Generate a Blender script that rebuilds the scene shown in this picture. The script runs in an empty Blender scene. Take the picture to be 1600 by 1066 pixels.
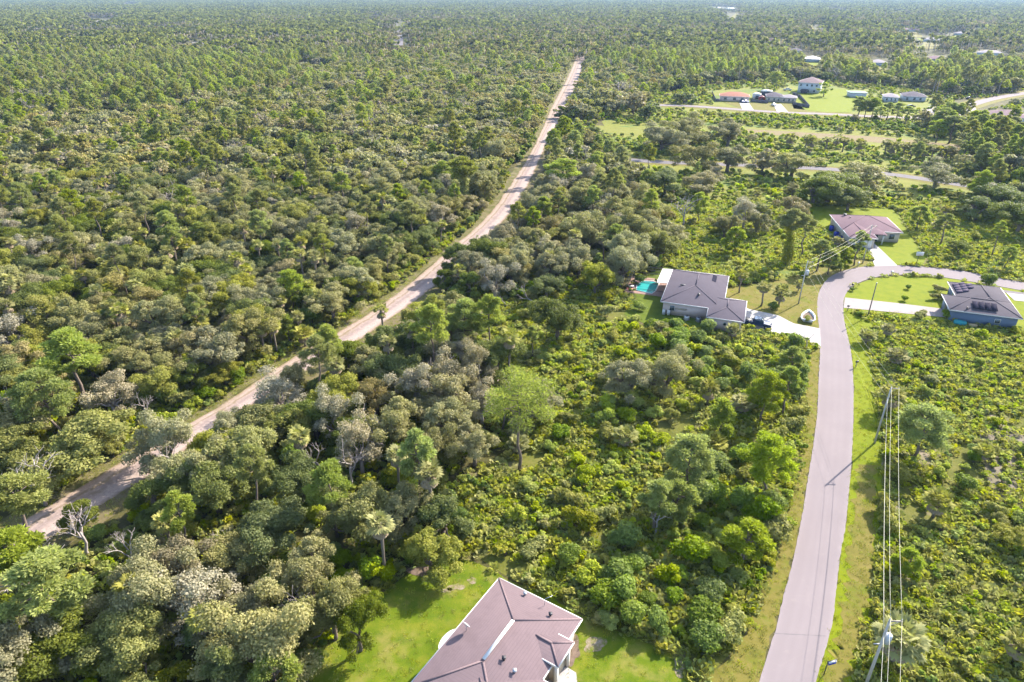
import bpy, math, random
import numpy as np
from mathutils import Vector, Matrix
from mathutils.geometry import tessellate_polygon
random.seed(7)
SC = bpy.context.scene
COL = SC.collection

# ------------------------------------------------------------------ camera
FPX, CAMH = 1050.0, 61.0                      # focal length in pixels of the 1600 px wide photograph, height above ground
TH = math.atan((533 + 14.0) / FPX)             # downward pitch
CT, ST = math.cos(TH), math.sin(TH)
cam = bpy.data.cameras.new('camera'); camo = bpy.data.objects.new('camera', cam); COL.objects.link(camo)
cam.sensor_width = 36.0; cam.lens = FPX / 1600 * 36.0
cam.clip_start = 0.5; cam.clip_end = 60000
camo.location = (0, 0, CAMH); camo.rotation_euler = (math.pi / 2 - TH, 0, 0)
SC.camera = camo
# ------------------------------------------------------------------ light
SUN_AZ, SUN_EL = math.radians(49.3), math.radians(33)   # azimuth from +Y towards +X
w = bpy.data.worlds.new('World'); SC.world = w; w.use_nodes = True
nt = w.node_tree; nt.nodes.clear()
sky = nt.nodes.new('ShaderNodeTexSky'); sky.sky_type = 'NISHITA'; sky.sun_disc = False
sky.sun_elevation = SUN_EL; sky.sun_rotation = SUN_AZ; sky.air_density = 1.0; sky.dust_density = 1.5; sky.altitude = 60
bg = nt.nodes.new('ShaderNodeBackground'); bg.inputs['Strength'].default_value = 0.15
wo = nt.nodes.new('ShaderNodeOutputWorld')
nt.links.new(sky.outputs[0], bg.inputs[0]); nt.links.new(bg.outputs[0], wo.inputs[0])
sl = bpy.data.lights.new('sun', 'SUN'); sl.energy = 4.4; sl.angle = math.radians(0.5); sl.color = (1.0, 0.925, 0.83)
so = bpy.data.objects.new('sun', sl); COL.objects.link(so)
sd = Vector((math.sin(SUN_AZ) * math.cos(SUN_EL), math.cos(SUN_AZ) * math.cos(SUN_EL), math.sin(SUN_EL)))
so.rotation_euler = sd.to_track_quat('Z', 'Y').to_euler(); so.location = (100, 100, 200)
SC.view_settings.view_transform = 'Standard'; SC.view_settings.look = 'None'
SC.view_settings.exposure = 2.0; SC.view_settings.gamma = 1.0; SC.view_settings.use_curve_mapping = False
SC.cycles.volume_bounces = 0

# ------------------------------------------------------------------ helpers
def G(x, y, z=0.0):
    """ground point (at height z) that the photograph shows at pixel x, y"""
    u = (x - 800) / FPX; v = (y - 533) / FPX; D = v * CT + ST
    t = (CAMH - z) / D
    return (u * t, t * (CT - v * ST))
def PX(X, Y, Z=0.0):
    X = np.asarray(X, float); Y = np.asarray(Y, float)
    Zc = Y * CT + (CAMH - Z) * ST; Yc = (CAMH - Z) * CT - Y * ST
    return 800 + FPX * X / Zc, 533 + FPX * Yc / Zc, Zc
def inpoly(x, y, poly):
    r = np.zeros(np.shape(x), bool); n = len(poly)
    for i in range(n):
        x1, y1 = poly[i]; x2, y2 = poly[(i + 1) % n]
        if y1 == y2: continue
        c = ((y1 > y) != (y2 > y)) & (x < (x2 - x1) * (y - y1) / (y2 - y1) + x1)
        r ^= c
    return r
def props(o, label=None, cat=None, group=None, kind=None):
    if label: o['label'] = label
    if cat: o['category'] = cat
    if group: o['group'] = group
    if kind: o['kind'] = kind
    return o
class PM:
    """accumulates polygons of one part: vertices, faces, a tint per vertex, a material index per face"""
    def __init__(s): s.v = []; s.q = []; s.t = []; s.n = 0; s.c = []; s.h = []; s.qm = []; s.tm = []
    def add(s, V, Q=None, T=None, tint=0.5, m=0, hue=0.5):
        V = np.asarray(V, float).reshape(-1, 3); s.v.append(V)
        s.c.append(np.broadcast_to(np.asarray(tint, float), (len(V),))); s.h.append(np.broadcast_to(np.asarray(hue, float), (len(V),)))
        if Q is not None and len(Q): Q = np.asarray(Q, int).reshape(-1, 4); s.q.append(Q + s.n); s.qm.append(np.full(len(Q), m))
        if T is not None and len(T): T = np.asarray(T, int).reshape(-1, 3); s.t.append(T + s.n); s.tm.append(np.full(len(T), m))
        s.n += len(V); return s
    def merge(s, o, m=None, off=None):
        V = np.concatenate(o.v)
        if off is not None: V = V + off
        base = s.n; s.v.append(V); s.c.append(np.concatenate(o.c)); s.h.append(np.concatenate(o.h)); s.n += len(V)
        for q, k in zip(o.q, o.qm): s.q.append(q + base); s.qm.append(k if m is None else np.full(len(q), m))
        for q, k in zip(o.t, o.tm): s.t.append(q + base); s.tm.append(k if m is None else np.full(len(q), m))
        return s
    def box(s, c, size, rz=0.0, m=0, axes=None):
        a = np.array([[x, y, z] for z in (-.5, .5) for y in (-.5, .5) for x in (-.5, .5)]) * np.array(size, float)
        if axes is not None: a = a @ np.array(axes, float)
        elif rz: k, q = math.cos(rz), math.sin(rz); a = a @ np.array([[k, q, 0], [-q, k, 0], [0, 0, 1]])
        s.add(a + np.array(c, float), Q=[[0, 2, 3, 1], [4, 5, 7, 6], [0, 1, 5, 4], [2, 6, 7, 3], [0, 4, 6, 2], [1, 3, 7, 5]], m=m)
        return s
    def tube(s, pts, rad, sides=5, m=0, tint=0.5, cap=True):
        pts = np.asarray(pts, float); k = len(pts); rad = np.broadcast_to(np.asarray(rad, float), (k,))
        d = np.gradient(pts, axis=0); d /= np.linalg.norm(d, axis=1)[:, None] + 1e-9
        ref = np.array([0, 0, 1.0]) if abs(d[0][2]) < .9 else np.array([1.0, 0, 0])
        V = []
        for i in range(k):
            a = np.cross(d[i], ref); a /= np.linalg.norm(a) + 1e-9; b = np.cross(d[i], a)
            for j in range(sides):
                f = 2 * math.pi * j / sides; V.append(pts[i] + rad[i] * (math.cos(f) * a + math.sin(f) * b))
        Q = [[i * sides + j, i * sides + (j + 1) % sides, (i + 1) * sides + (j + 1) % sides, (i + 1) * sides + j] for i in range(k - 1) for j in range(sides)]
        T = []
        if cap:
            T = [[(k - 1) * sides, (k - 1) * sides + j, (k - 1) * sides + j + 1] for j in range(1, sides - 1)] + [[0, j + 1, j] for j in range(1, sides - 1)]
        s.add(V, Q=Q, T=T, m=m, tint=tint); return s
    def mesh(s, name, mats, smooth=False):
        V = np.concatenate(s.v).astype(np.float32); me = bpy.data.meshes.new(name)
        Q = np.concatenate(s.q) if s.q else np.zeros((0, 4), int); T = np.concatenate(s.t) if s.t else np.zeros((0, 3), int)
        mi = np.concatenate((s.qm + s.tm)) if (s.qm or s.tm) else np.zeros(0, int)
        loops = np.concatenate([Q.ravel(), T.ravel()]).astype(np.int32)
        st = np.concatenate([np.arange(len(Q)) * 4, len(Q) * 4 + np.arange(len(T)) * 3]).astype(np.int32)
        me.vertices.add(len(V)); me.vertices.foreach_set('co', V.ravel())
        me.loops.add(len(loops)); me.loops.foreach_set('vertex_index', loops)
        me.polygons.add(len(st)); me.polygons.foreach_set('loop_start', st)
        for m_ in mats: me.materials.append(m_)
        me.polygons.foreach_set('material_index', mi.astype(np.int32))
        a = me.attributes.new('tint', 'FLOAT', 'POINT'); a.data.foreach_set('value', np.concatenate(s.c).astype(np.float32))
        a = me.attributes.new('hue', 'FLOAT', 'POINT'); a.data.foreach_set('value', np.concatenate(s.h).astype(np.float32))
        me.update(calc_edges=True)
        if smooth: me.polygons.foreach_set('use_smooth', np.ones(len(st), bool))
        return me
    def build(s, name, mats, parent=None, smooth=False):
        if not isinstance(mats, (list, tuple)): mats = [mats]
        return link(name, s.mesh(name, mats, smooth), parent)
def link(name, data, parent=None, loc=None):
    o = bpy.data.objects.new(name, data); COL.objects.link(o)
    if parent is not None: o.parent = parent
    if loc is not None: o.location = loc
    return o
def empty(name, loc, rz=0.0, **k):
    o = bpy.data.objects.new(name, None); COL.objects.link(o); o.location = loc; o.rotation_euler = (0, 0, rz)
    o.empty_display_size = .3
    return props(o, **k)

# ------------------------------------------------------------------ materials
def newmat(name):
    m = bpy.data.materials.new(name); m.use_nodes = True; n = m.node_tree; n.nodes.clear()
    return m, n, n.nodes.new('ShaderNodeOutputMaterial')
def N(n, t, **k):
    x = n.nodes.new(t)
    for a, b in k.items(): setattr(x, a, b)
    return x
def mathn(n, op, a, b=None, c=None):
    x = N(n, 'ShaderNodeMath', operation=op)
    for i, v in enumerate((a, b, c)):
        if v is None: continue
        if isinstance(v, (int, float)): x.inputs[i].default_value = v
        else: n.links.new(v, x.inputs[i])
    return x.outputs[0]
def mix(n, f, a, b, mode='MIX'):
    x = N(n, 'ShaderNodeMix', data_type='RGBA', blend_type=mode)
    for i, v in ((0, f), (6, a), (7, b)):
        if isinstance(v, (int, float)): x.inputs[i].default_value = v
        elif isinstance(v, (tuple, list)): x.inputs[i].default_value = (*v[:3], 1)
        else: n.links.new(v, x.inputs[i])
    return x.outputs[2]
def noise(n, scale, detail=4, rough=.6, vec=None, dist=0):
    x = N(n, 'ShaderNodeTexNoise'); x.inputs['Scale'].default_value = scale; x.inputs['Detail'].default_value = detail
    x.inputs['Roughness'].default_value = rough; x.inputs['Distortion'].default_value = dist
    if vec is None:
        g = N(n, 'ShaderNodeNewGeometry'); vec = g.outputs['Position']
    n.links.new(vec, x.inputs['Vector']); return x.outputs['Fac']
def ramp(n, f, stops, interp='LINEAR'):
    r = N(n, 'ShaderNodeValToRGB'); e = r.color_ramp; e.interpolation = interp
    while len(e.elements) < len(stops): e.elements.new(0.5)
    for el, (p, c) in zip(e.elements, stops): el.position = p; el.color = (*(c if isinstance(c, (tuple, list)) else (c, c, c)), 1)
    n.links.new(f, r.inputs[0]); return r.outputs[0]
def princ(n, out, col, rough=.7, bump=None, bstr=.4, bdist=.05, spec=.3, metal=0):
    p = N(n, 'ShaderNodeBsdfPrincipled')
    if isinstance(col, (tuple, list)): p.inputs['Base Color'].default_value = (*col, 1)
    else: n.links.new(col, p.inputs['Base Color'])
    p.inputs['Roughness'].default_value = rough; p.inputs['Specular IOR Level'].default_value = spec; p.inputs['Metallic'].default_value = metal
    if bump is not None:
        b = N(n, 'ShaderNodeBump'); b.inputs['Strength'].default_value = bstr; b.inputs['Distance'].default_value = bdist
        n.links.new(bump, b.inputs['Height']); n.links.new(b.outputs[0], p.inputs['Normal'])
    n.links.new(p.outputs[0], out.inputs[0]); return p
KD = .66
def dm(c): return tuple(x * KD for x in c) if isinstance(c, (tuple, list)) else c
def plain(name, col, rough=.6, var=.12, scale=1.5, metal=0, spec=.3):
    col = dm(col)
    m, n, o = newmat(name)
    f = noise(n, scale, 5); c = mix(n, f, tuple(x * (1 - var * 1.6) for x in col), tuple(min(1, x * (1 + var * 1.6)) for x in col))
    princ(n, o, c, rough, metal=metal, spec=spec); return m
def leafmat(name, dark, light, trans=.35, rough=.6, hvar=.05, vvar=.34, third=None):
    dark = tuple(x * q for x, q in zip(dark, (1.5, 1.45, 1.25))); light = tuple(min(.48, x * q) for x, q in zip(light, (1.2, 1.15, 1.0)))
    m, n, o = newmat(name)
    a = N(n, 'ShaderNodeAttribute', attribute_name='tint'); oi = N(n, 'ShaderNodeObjectInfo')
    c = mix(n, a.outputs['Fac'], dark, light)
    if third: c = mix(n, ramp(n, oi.outputs['Random'], [(.0, 0.0), (.45, 0.0), (1, 1.0)]), c, third)
    hs = N(n, 'ShaderNodeHueSaturation'); n.links.new(c, hs.inputs['Color'])
    r2 = mathn(n, 'FRACT', mathn(n, 'MULTIPLY', oi.outputs['Random'], 7.31))
    r3 = mathn(n, 'FRACT', mathn(n, 'MULTIPLY', oi.outputs['Random'], 13.7))
    n.links.new(mathn(n, 'MULTIPLY_ADD', r2, hvar * .3, .5 - hvar * .15), hs.inputs['Hue'])
    n.links.new(mathn(n, 'MULTIPLY_ADD', r3, .4, .8), hs.inputs['Saturation'])
    n.links.new(mathn(n, 'MULTIPLY_ADD', oi.outputs['Random'], vvar, 1 - vvar / 2), hs.inputs['Value'])
    p = N(n, 'ShaderNodeBsdfPrincipled'); n.links.new(hs.outputs[0], p.inputs['Base Color']); p.inputs['Roughness'].default_value = rough
    p.inputs['Specular IOR Level'].default_value = .12
    t = N(n, 'ShaderNodeBsdfTranslucent'); n.links.new(mix(n, 1.0, hs.outputs[0], (1.12, 1.18, .75), 'MULTIPLY'), t.inputs[0])
    s = N(n, 'ShaderNodeMixShader'); s.inputs[0].default_value = trans
    n.links.new(p.outputs[0], s.inputs[1]); n.links.new(t.outputs[0], s.inputs[2]); n.links.new(s.outputs[0], o.inputs[0])
    return m
LM = {
 'oak_deep': leafmat('oak leaves deep green', (.062, .078, .020), (.140, .165, .042), trans=.45),
 'oak_olive': leafmat('oak leaves olive', (.100, .108, .028), (.225, .225, .074), trans=.45),
 'oak_grey': leafmat('oak leaves mossy grey green', (.118, .120, .056), (.235, .225, .122), trans=.40),
 'oak_pale': leafmat('oak leaves pale grey moss', (.150, .138, .100), (.265, .243, .185), trans=.3),
 'oak_brown': leafmat('oak leaves brownish', (.130, .115, .056), (.240, .215, .112), trans=.38),
 'pine': leafmat('pine needles', (.100, .125, .026), (.235, .275, .072), trans=.5),
 'pine_light': leafmat('pine needles light', (.095, .125, .028), (.235, .270, .076), trans=.5),
 'pine_dull': leafmat('pine needles dull', (.100, .108, .034), (.215, .225, .085), trans=.45),
 'palm': leafmat('palm fronds', (.095, .100, .028), (.240, .240, .080), trans=.35, rough=.75),
 'palmetto': leafmat('palmetto fans', (.130, .142, .024), (.295, .300, .082), trans=.45, rough=.7, third=(.15, .19, .03)),
 'bush_deep': leafmat('bush leaves deep', (.070, .105, .016), (.170, .225, .042), trans=.48),
 'bush_bright': leafmat('bush leaves bright', (.125, .160, .016), (.30, .34, .050), trans=.5),
 'bush_olive': leafmat('bush leaves olive', (.110, .120, .024), (.27, .265, .066), trans=.45),
 'dead': plain('dead fronds', (.26, .20, .12), .9),
}
bark = plain('bark', (.17, .13, .10), .9, .3, 3)
palebark = plain('pale dead wood', (.40, .345, .31), .9, .2, 3)
palmbark = plain('palm trunk bark', (.20, .165, .125), .9, .3, 4)
vinebark = plain('vine covered bark', (.14, .13, .07), .9, .3, 3)

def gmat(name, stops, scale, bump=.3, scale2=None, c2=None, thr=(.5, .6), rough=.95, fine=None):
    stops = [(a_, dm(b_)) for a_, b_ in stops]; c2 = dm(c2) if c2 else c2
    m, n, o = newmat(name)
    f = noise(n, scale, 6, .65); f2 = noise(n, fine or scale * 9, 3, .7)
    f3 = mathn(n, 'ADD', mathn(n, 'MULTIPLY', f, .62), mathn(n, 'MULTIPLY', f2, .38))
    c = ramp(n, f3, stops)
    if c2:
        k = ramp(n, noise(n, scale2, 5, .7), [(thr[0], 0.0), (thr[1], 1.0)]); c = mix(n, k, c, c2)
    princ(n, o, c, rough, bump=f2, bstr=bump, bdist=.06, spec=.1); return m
M = {}
M['ground'] = gmat('forest floor', [(.3, (.035, .042, .010)), (.5, (.085, .080, .025)), (.68, (.17, .135, .065))], .25, scale2=.09, c2=(.20, .16, .09), thr=(.62, .7))
M['scrub'] = gmat('scrub ground', [(.3, (.06, .072, .010)), (.5, (.13, .135, .022)), (.7, (.20, .175, .06))], .3, scale2=.12, c2=(.26, .21, .15), thr=(.58, .68))
M['field'] = gmat('rough field', [(.3, (.11, .13, .014)), (.5, (.19, .20, .026)), (.7, (.24, .22, .05))], .2, scale2=.06, c2=(.10, .16, .03), thr=(.5, .62))
M['lawn'] = gmat('lawn', [(.36, (.065, .115, .004)), (.5, (.115, .160, .006)), (.62, (.19, .195, .018))], .45, scale2=.28, c2=(.215, .20, .045), thr=(.5, .68), fine=9)
M['lawn_lime'] = gmat('lime lawn', [(.33, (.12, .165, .002)), (.5, (.17, .205, .003)), (.68, (.215, .225, .008))], .45, scale2=.2, c2=(.19, .185, .015), thr=(.6, .75), fine=7)
M['lawn_dry'] = gmat('dry lawn', [(.33, (.12, .115, .018)), (.5, (.175, .15, .030)), (.68, (.225, .18, .055))], .5, scale2=.3, c2=(.13, .15, .012), thr=(.5, .65), fine=6)
M['berm'] = gmat('bare berm', [(.3, (.16, .12, .05)), (.5, (.22, .165, .085)), (.7, (.19, .18, .045))], .15)
M['sand'] = gmat('bare sand', [(.3, (.26, .22, .16)), (.6, (.38, .33, .26))], .8)
M['mulch'] = gmat('mulch', [(.3, (.10, .07, .05)), (.6, (.22, .16, .12))], 1.5)
M['concrete'] = gmat('concrete', [(.3, (.40, .37, .35)), (.7, (.47, .44, .42))], .5, bump=.1, scale2=1.3, c2=(.38, .35, .33), thr=(.66, .8), rough=.85)
M['concrete_pink'] = gmat('old concrete', [(.3, (.29, .245, .235)), (.7, (.38, .33, .315))], .8, bump=.1, rough=.85)
def asphalt(name, a, b, dirt):
    a, b, dirt = dm(a), dm(b), dm(dirt)
    m, n, o = newmat(name)
    f = noise(n, .35, 5, .6); f2 = noise(n, 14, 3, .7)
    c = mix(n, f, a, b); c = mix(n, mathn(n, 'MULTIPLY', f2, .35), c, tuple(x * .72 for x in a))
    k = ramp(n, noise(n, .9, 4, .7), [(.6, 0.0), (.72, .5)]); c = mix(n, k, c, dirt)
    vo = N(n, 'ShaderNodeTexVoronoi', feature='DISTANCE_TO_EDGE'); vo.inputs['Scale'].default_value = .16
    g = N(n, 'ShaderNodeNewGeometry'); n.links.new(g.outputs['Position'], vo.inputs['Vector'])
    cr = ramp(n, vo.outputs['Distance'], [(.0, 1.0), (.006, 0.0)]); c = mix(n, mathn(n, 'MULTIPLY', cr, .35), c, (.2, .17, .16))
    ac = N(n, 'ShaderNodeAttribute', attribute_name='tint'); xw = mathn(n, 'ADD', ac.outputs['Fac'], mathn(n, 'MULTIPLY', mathn(n, 'SUBTRACT', f, .5), .08))
    c = mix(n, 1.0, c, ramp(n, xw, [(.0, 1.10), (.04, 1.04), (.10, .98), (.2, .95), (.3, .99), (.4, .96), (.5, 1.0), (.6, .96), (.7, .99), (.8, .95), (.9, .97), (.965, 1.05), (1, 1.12)]), 'MULTIPLY')
    c = mix(n, ramp(n, noise(n, .13, 3, .5), [(.42, .0), (.62, .28)]), c, tuple(x * .8 for x in a))
    princ(n, o, c, .9, bump=f2, bstr=.15, bdist=.02, spec=.08); return m
M['asphalt'] = asphalt('sun bleached asphalt', (.262, .220, .223), (.295, .250, .250), (.32, .27, .255))
M['asphalt_grey'] = asphalt('grey asphalt', (.18, .16, .165), (.24, .215, .215), (.27, .235, .20))
def trackmat():
    m, n, o = newmat('sandy track')
    a = N(n, 'ShaderNodeAttribute', attribute_name='tint')     # 0..1 across the track
    x = a.outputs['Fac']; nz = noise(n, .5, 5, .7); fine = noise(n, 3, 5, .8)
    xx = mathn(n, 'ADD', x, mathn(n, 'MULTIPLY', mathn(n, 'SUBTRACT', nz, .5), .22))
    base = ramp(n, xx, [(.0, (.16, .14, .05)), (.07, (.30, .245, .18)), (.2, (.36, .30, .24)), (.27, (.20, .165, .10)), (.34, (.32, .265, .22)), (.5, (.25, .21, .185)), (.62, (.36, .305, .26)), (.85, (.40, .34, .29)), (.96, (.26, .21, .15)), (1, (.15, .13, .05))])
    c = mix(n, ramp(n, fine, [(.45, 0.0), (.7, .8)]), base, (.20, .165, .14))
    c = mix(n, ramp(n, noise(n, 1.3, 4, .6), [(.55, 0.0), (.68, .6)]), c, (.42, .365, .31))
    c = mix(n, ramp(n, noise(n, .22, 5, .7), [(.55, 0.0), (.68, .45)]), c, (.16, .14, .06))
    c = mix(n, 1.0, c, (KD * 1.18, KD * 1.08, KD * 1.1), 'MULTIPLY')
    princ(n, o, c, .95, bump=fine, bstr=.3, bdist=.04, spec=.1); return m
M['track'] = trackmat()
def roofmat(name, col):
    col = dm(col)
    m, n, o = newmat(name)
    tc = N(n, 'ShaderNodeNewGeometry'); sp = N(n, 'ShaderNodeSeparateXYZ'); n.links.new(tc.outputs['Position'], sp.inputs[0])
    saw = mathn(n, 'FRACT', mathn(n, 'MULTIPLY', sp.outputs['Z'], 10.0))
    f = noise(n, .8, 5, .7); f2 = noise(n, 9, 3, .8)
    c = mix(n, f, tuple(x * .85 for x in col), tuple(min(1, x * 1.15) for x in col))
    c = mix(n, mathn(n, 'MULTIPLY', f2, .4), c, tuple(x * .7 for x in col))
    c = mix(n, ramp(n, saw, [(.0, .28), (.3, 0.0)]), c, tuple(x * .45 for x in col))
    c = mix(n, ramp(n, noise(n, .35, 6, .75, dist=1.5), [(.5, 0.0), (.72, .5)]), c, tuple(x * .66 for x in col)); c = mix(n, ramp(n, noise(n, 5, 5, .8), [(.62, 0.0), (.7, .35)]), c, tuple(min(1, x * 1.5) for x in col))
    princ(n, o, c, .95, bump=saw, bstr=.2, bdist=.02, spec=.06); return m
M['roof_rose'] = roofmat('rose brown shingles', (.218, .160, .165))
M['roof_grey'] = roofmat('purple grey shingles', (.120, .104, .124))
M['roof_mauve'] = roofmat('mauve shingles', (.205, .135, .152))
M['roof_slate'] = roofmat('slate grey shingles', (.108, .096, .112))
M['roof_salmon'] = roofmat('salmon tiles', (.36, .17, .12))
M['roof_teal'] = roofmat('pale green metal', (.30, .40, .34))
M['roof_pale'] = roofmat('pale shingles', (.30, .27, .285))
M['white'] = plain('white paint', (.72, .70, .67), .5, .03)
M['wall_pink'] = plain('pinkish stucco', (.74, .58, .54), .8, .05)
M['wall_cream'] = plain('cream stucco', (.52, .46, .39), .8, .05)
M['wall_blue'] = plain('slate blue stucco', (.12, .17, .26), .8, .08)
M['wall_white'] = plain('pale blue white stucco', (.50, .55, .60), .8, .04)
M['wall_tan'] = plain('tan stucco', (.55, .45, .38), .8, .06)
M['dark'] = plain('dark plastic', (.03, .03, .035), .5)
M['screen'] = plain('dark shade cloth', (.06, .06, .07), .9)
M['steel'] = plain('grey metal', (.42, .43, .45), .4, .08, metal=.4)
M['galv'] = plain('transformer grey paint', (.50, .54, .60), .4, .04)
M['woodpole'] = plain('weathered pole wood', (.34, .30, .25), .9, .15, 6)
M['concpole'] = plain('concrete pole', (.48, .45, .40), .8, .1, 6)
M['wire'] = plain('aluminium wire', (.50, .48, .38), .5, .05, metal=.2)
M['blue_plastic'] = plain('blue plastic', (.02, .04, .35), .4, .05)
M['teal_plastic'] = plain('teal tarpaulin', (.02, .28, .32), .5, .15)
M['tan_plastic'] = plain('tan plastic', (.55, .40, .20), .6, .05)
M['navy'] = plain('navy car paint', (.02, .05, .12), .2, .05, spec=.6)
M['blue_car'] = plain('blue car paint', (.03, .06, .18), .2, .05, spec=.6)
M['black_car'] = plain('black car paint', (.01, .01, .015), .2, .05, spec=.6)
M['white_car'] = plain('white car paint', (.75, .75, .75), .2, .02, spec=.5)
M['red'] = plain('red paint', (.32, .05, .04), .5, .1)
M['fence'] = plain('dark fence', (.13, .11, .12), .8, .1)
M['solar'] = plain('solar panel and recess shade', (.035, .034, .05), .95, .1, spec=.0)  # also colours the painted recess shade on the pale house roof
M['solar_mauve'] = plain('mauve panel', (.105, .09, .12), .95, .08, spec=.0)  # even mauve close to the roof colour
M['tyre'] = plain('tyre rubber', (.015, .015, .015), .8)
M['glass'] = plain('window glass', (.05, .07, .08), .1, .05, spec=.8)
m_, n_, o_ = newmat('pool water'); princ(n_, o_, (.03, .26, .25), .08, bump=noise(n_, 3, 3), bstr=.15, spec=.6); M['pool'] = m_
M['paver'] = gmat('pink pavers', [(.3, (.28, .17, .14)), (.7, (.42, .29, .24))], 2.5, bump=.2)

# ------------------------------------------------------------------ the setting: ground sheets
def sheet(name, poly, z, mat, kind='structure', **k):
    tri = tessellate_polygon([[Vector((x, y, 0)) for x, y in poly]])
    p = PM(); p.add([(x, y, z) for x, y in poly], T=[(a, b, c) for a, b, c in tri])
    o = p.build(name, mat); me = o.data
    # upward normals
    fl = [f.index for f in me.polygons if f.normal.z < 0]
    if fl:
        me.flip_normals() if len(fl) == len(me.polygons) else [me.polygons[i].flip() for i in fl]
    return props(o, kind=kind, **k)
def psheet(name, pix, z, mat, **k): return sheet(name, [G(x, y) for x, y in pix], z, mat, **k)
def wobble(poly, step=1.5, amp=.35, seed=0):
    """subdivide a world polygon and roughen its outline"""
    r = np.random.default_rng(seed); out = []
    for i in range(len(poly)):
        a = np.array(poly[i]); b = np.array(poly[(i + 1) % len(poly)]); L = np.linalg.norm(b - a); n = max(1, int(L / step))
        for j in range(n): out.append(tuple(a + (b - a) * j / n + r.normal(0, amp, 2) * (0 if j == 0 else 1)))
    return out
def resample(poly, n):
    p = np.array(poly, float); d = np.concatenate([[0], np.cumsum(np.linalg.norm(np.diff(p, axis=0), axis=1))])
    # smooth interpolation (Catmull-like through cubic hermite)
    s = np.linspace(0, d[-1], n); g = np.gradient(p, d, axis=0); out = []
    for t in s:
        i = min(max(np.searchsorted(d, t) - 1, 0), len(p) - 2); h = d[i + 1] - d[i]; u = (t - d[i]) / h
        out.append((2 * u**3 - 3 * u**2 + 1) * p[i] + (u**3 - 2 * u**2 + u) * h * g[i] + (-2 * u**3 + 3 * u**2) * p[i + 1] + (u**3 - u**2) * h * g[i + 1])
    return np.array(out)
def strip(name, A, B, z, mat, n=120, across=8, thick=0, rough=0, seed=1, **k):
    a, b = resample(A, n), resample(B, n); r = np.random.default_rng(seed)
    if rough:
        for e in (a, b):
            t_ = np.gradient(e, axis=0); t_ /= np.linalg.norm(t_, axis=1)[:, None]; e += np.c_[-t_[:, 1], t_[:, 0]] * np.clip(r.normal(0, rough, n), -1.6 * rough, 1.6 * rough)[:, None]
    V = []; C = []
    for j in range(across + 1):
        t = j / across; V.append(np.c_[a * (1 - t) + b * t, np.full(n, z)]); C.append(np.full(n, t))
    V = np.concatenate(V); V[:, 2] += r.uniform(-.003, .003, len(V)); Q = [[j * n + i, (j + 1) * n + i, (j + 1) * n + i + 1, j * n + i + 1] for j in range(across) for i in range(n - 1)]
    p = PM(); p.add(V, Q=Q, tint=np.concatenate(C))
    if thick:
        for e in (a, b):
            W = np.concatenate([np.c_[e, np.full(n, z)], np.c_[e, np.full(n, z - thick)]]); p.add(W, Q=[[i, i + 1, n + i + 1, n + i] for i in range(n - 1)])
    o = p.build(name, mat); props(o, kind='structure', **k)
    if len(o.data.polygons) and o.data.polygons[0].normal.z < 0: o.data.flip_normals()
    return o
BIG = 12000
sheet('ground', [(-BIG, -BIG), (BIG, -BIG), (BIG, BIG), (-BIG, BIG)], 0, M['ground'])
GP = lambda L: [G(x, y) for x, y in L]
SCRUB_C = [(690, 480), (800, 470), (900, 440), (985, 470), (1000, 510), (1160, 525), (1262, 550), (1258, 600), (1250, 706), (1235, 780), (1215, 860), (1195, 900), (1160, 1000), (1100, 1066), (1060, 1035), (960, 985), (905, 955), (790, 900), (730, 860), (690, 800), (740, 740), (850, 660), (780, 570)]
SCRUB_R = [(1345, 495), (1480, 500), (1600, 515), (1900, 560), (2200, 1300), (1330, 1300), (1335, 1040), (1372, 850), (1375, 700), (1368, 600)]
FIELD = [(940, 190), (1010, 150), (1110, 133), (1240, 125), (1330, 130), (1440, 140), (1480, 175), (1800, 205), (1900, 560), (1600, 505), (1445, 410), (1290, 410), (1250, 440), (1170, 440), (1050, 420), (1010, 330), (985, 260)]
psheet('scrub_ground', SCRUB_C, .010, M['scrub'])
psheet('scrub_ground', SCRUB_R, .010, M['scrub'])
psheet('rough_field', FIELD, .012, M['field'])
psheet('sandy_clearing', [(1530, 680), (1560, 660), (1600, 680), (1625, 760), (1600, 830), (1575, 820), (1545, 760)], .02, gmat('sandy scrub', [(.3, (.11, .115, .03)), (.5, (.20, .17, .12)), (.7, (.30, .25, .20))], .35))
LAWN1 = [(460, 1130), (490, 1040), (515, 1000), (560, 950), (600, 925), (640, 895), (650, 878), (700, 866), (740, 878), (775, 893), (790, 905), (850, 925), (905, 960), (960, 985), (1010, 1005), (1060, 1030), (1085, 1066), (1110, 1130)]
LAWN2B = [(975, 492), (1000, 440), (1012, 428), (1045, 415), (1165, 470), (1162, 515), (1150, 524), (1060, 513), (1005, 505)]
LAWN2F = [(1120, 452), (1175, 445), (1210, 438), (1250, 430), (1300, 410), (1345, 404), (1366, 410), (1340, 420), (1300, 432), (1280, 455), (1278, 514), (1165, 492), (1150, 470)]
LAWN3 = [(1262, 324), (1300, 321), (1400, 327), (1410, 345), (1420, 362), (1448, 400), (1455, 415), (1401, 414), (1360, 415), (1366, 402), (1350, 388), (1330, 384), (1300, 374), (1275, 348)]
LAWN4 = [(1319, 463), (1325, 455), (1340, 444), (1365, 435), (1400, 431), (1480, 435), (1600, 456), (1660, 475), (1660, 540), (1590, 515), (1480, 503), (1440, 499), (1400, 494), (1318, 484)]
sheet('lawn', wobble(GP(LAWN1), 1.2, .22, 1), .03, M['lawn'], )
sheet('lawn', wobble(GP(LAWN2B), 2, .1, 2), .04, gmat('back lawn', [(.3, (.06, .10, .006)), (.6, (.12, .155, .012))], .5, fine=6))  # green mix without dry patches
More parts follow.
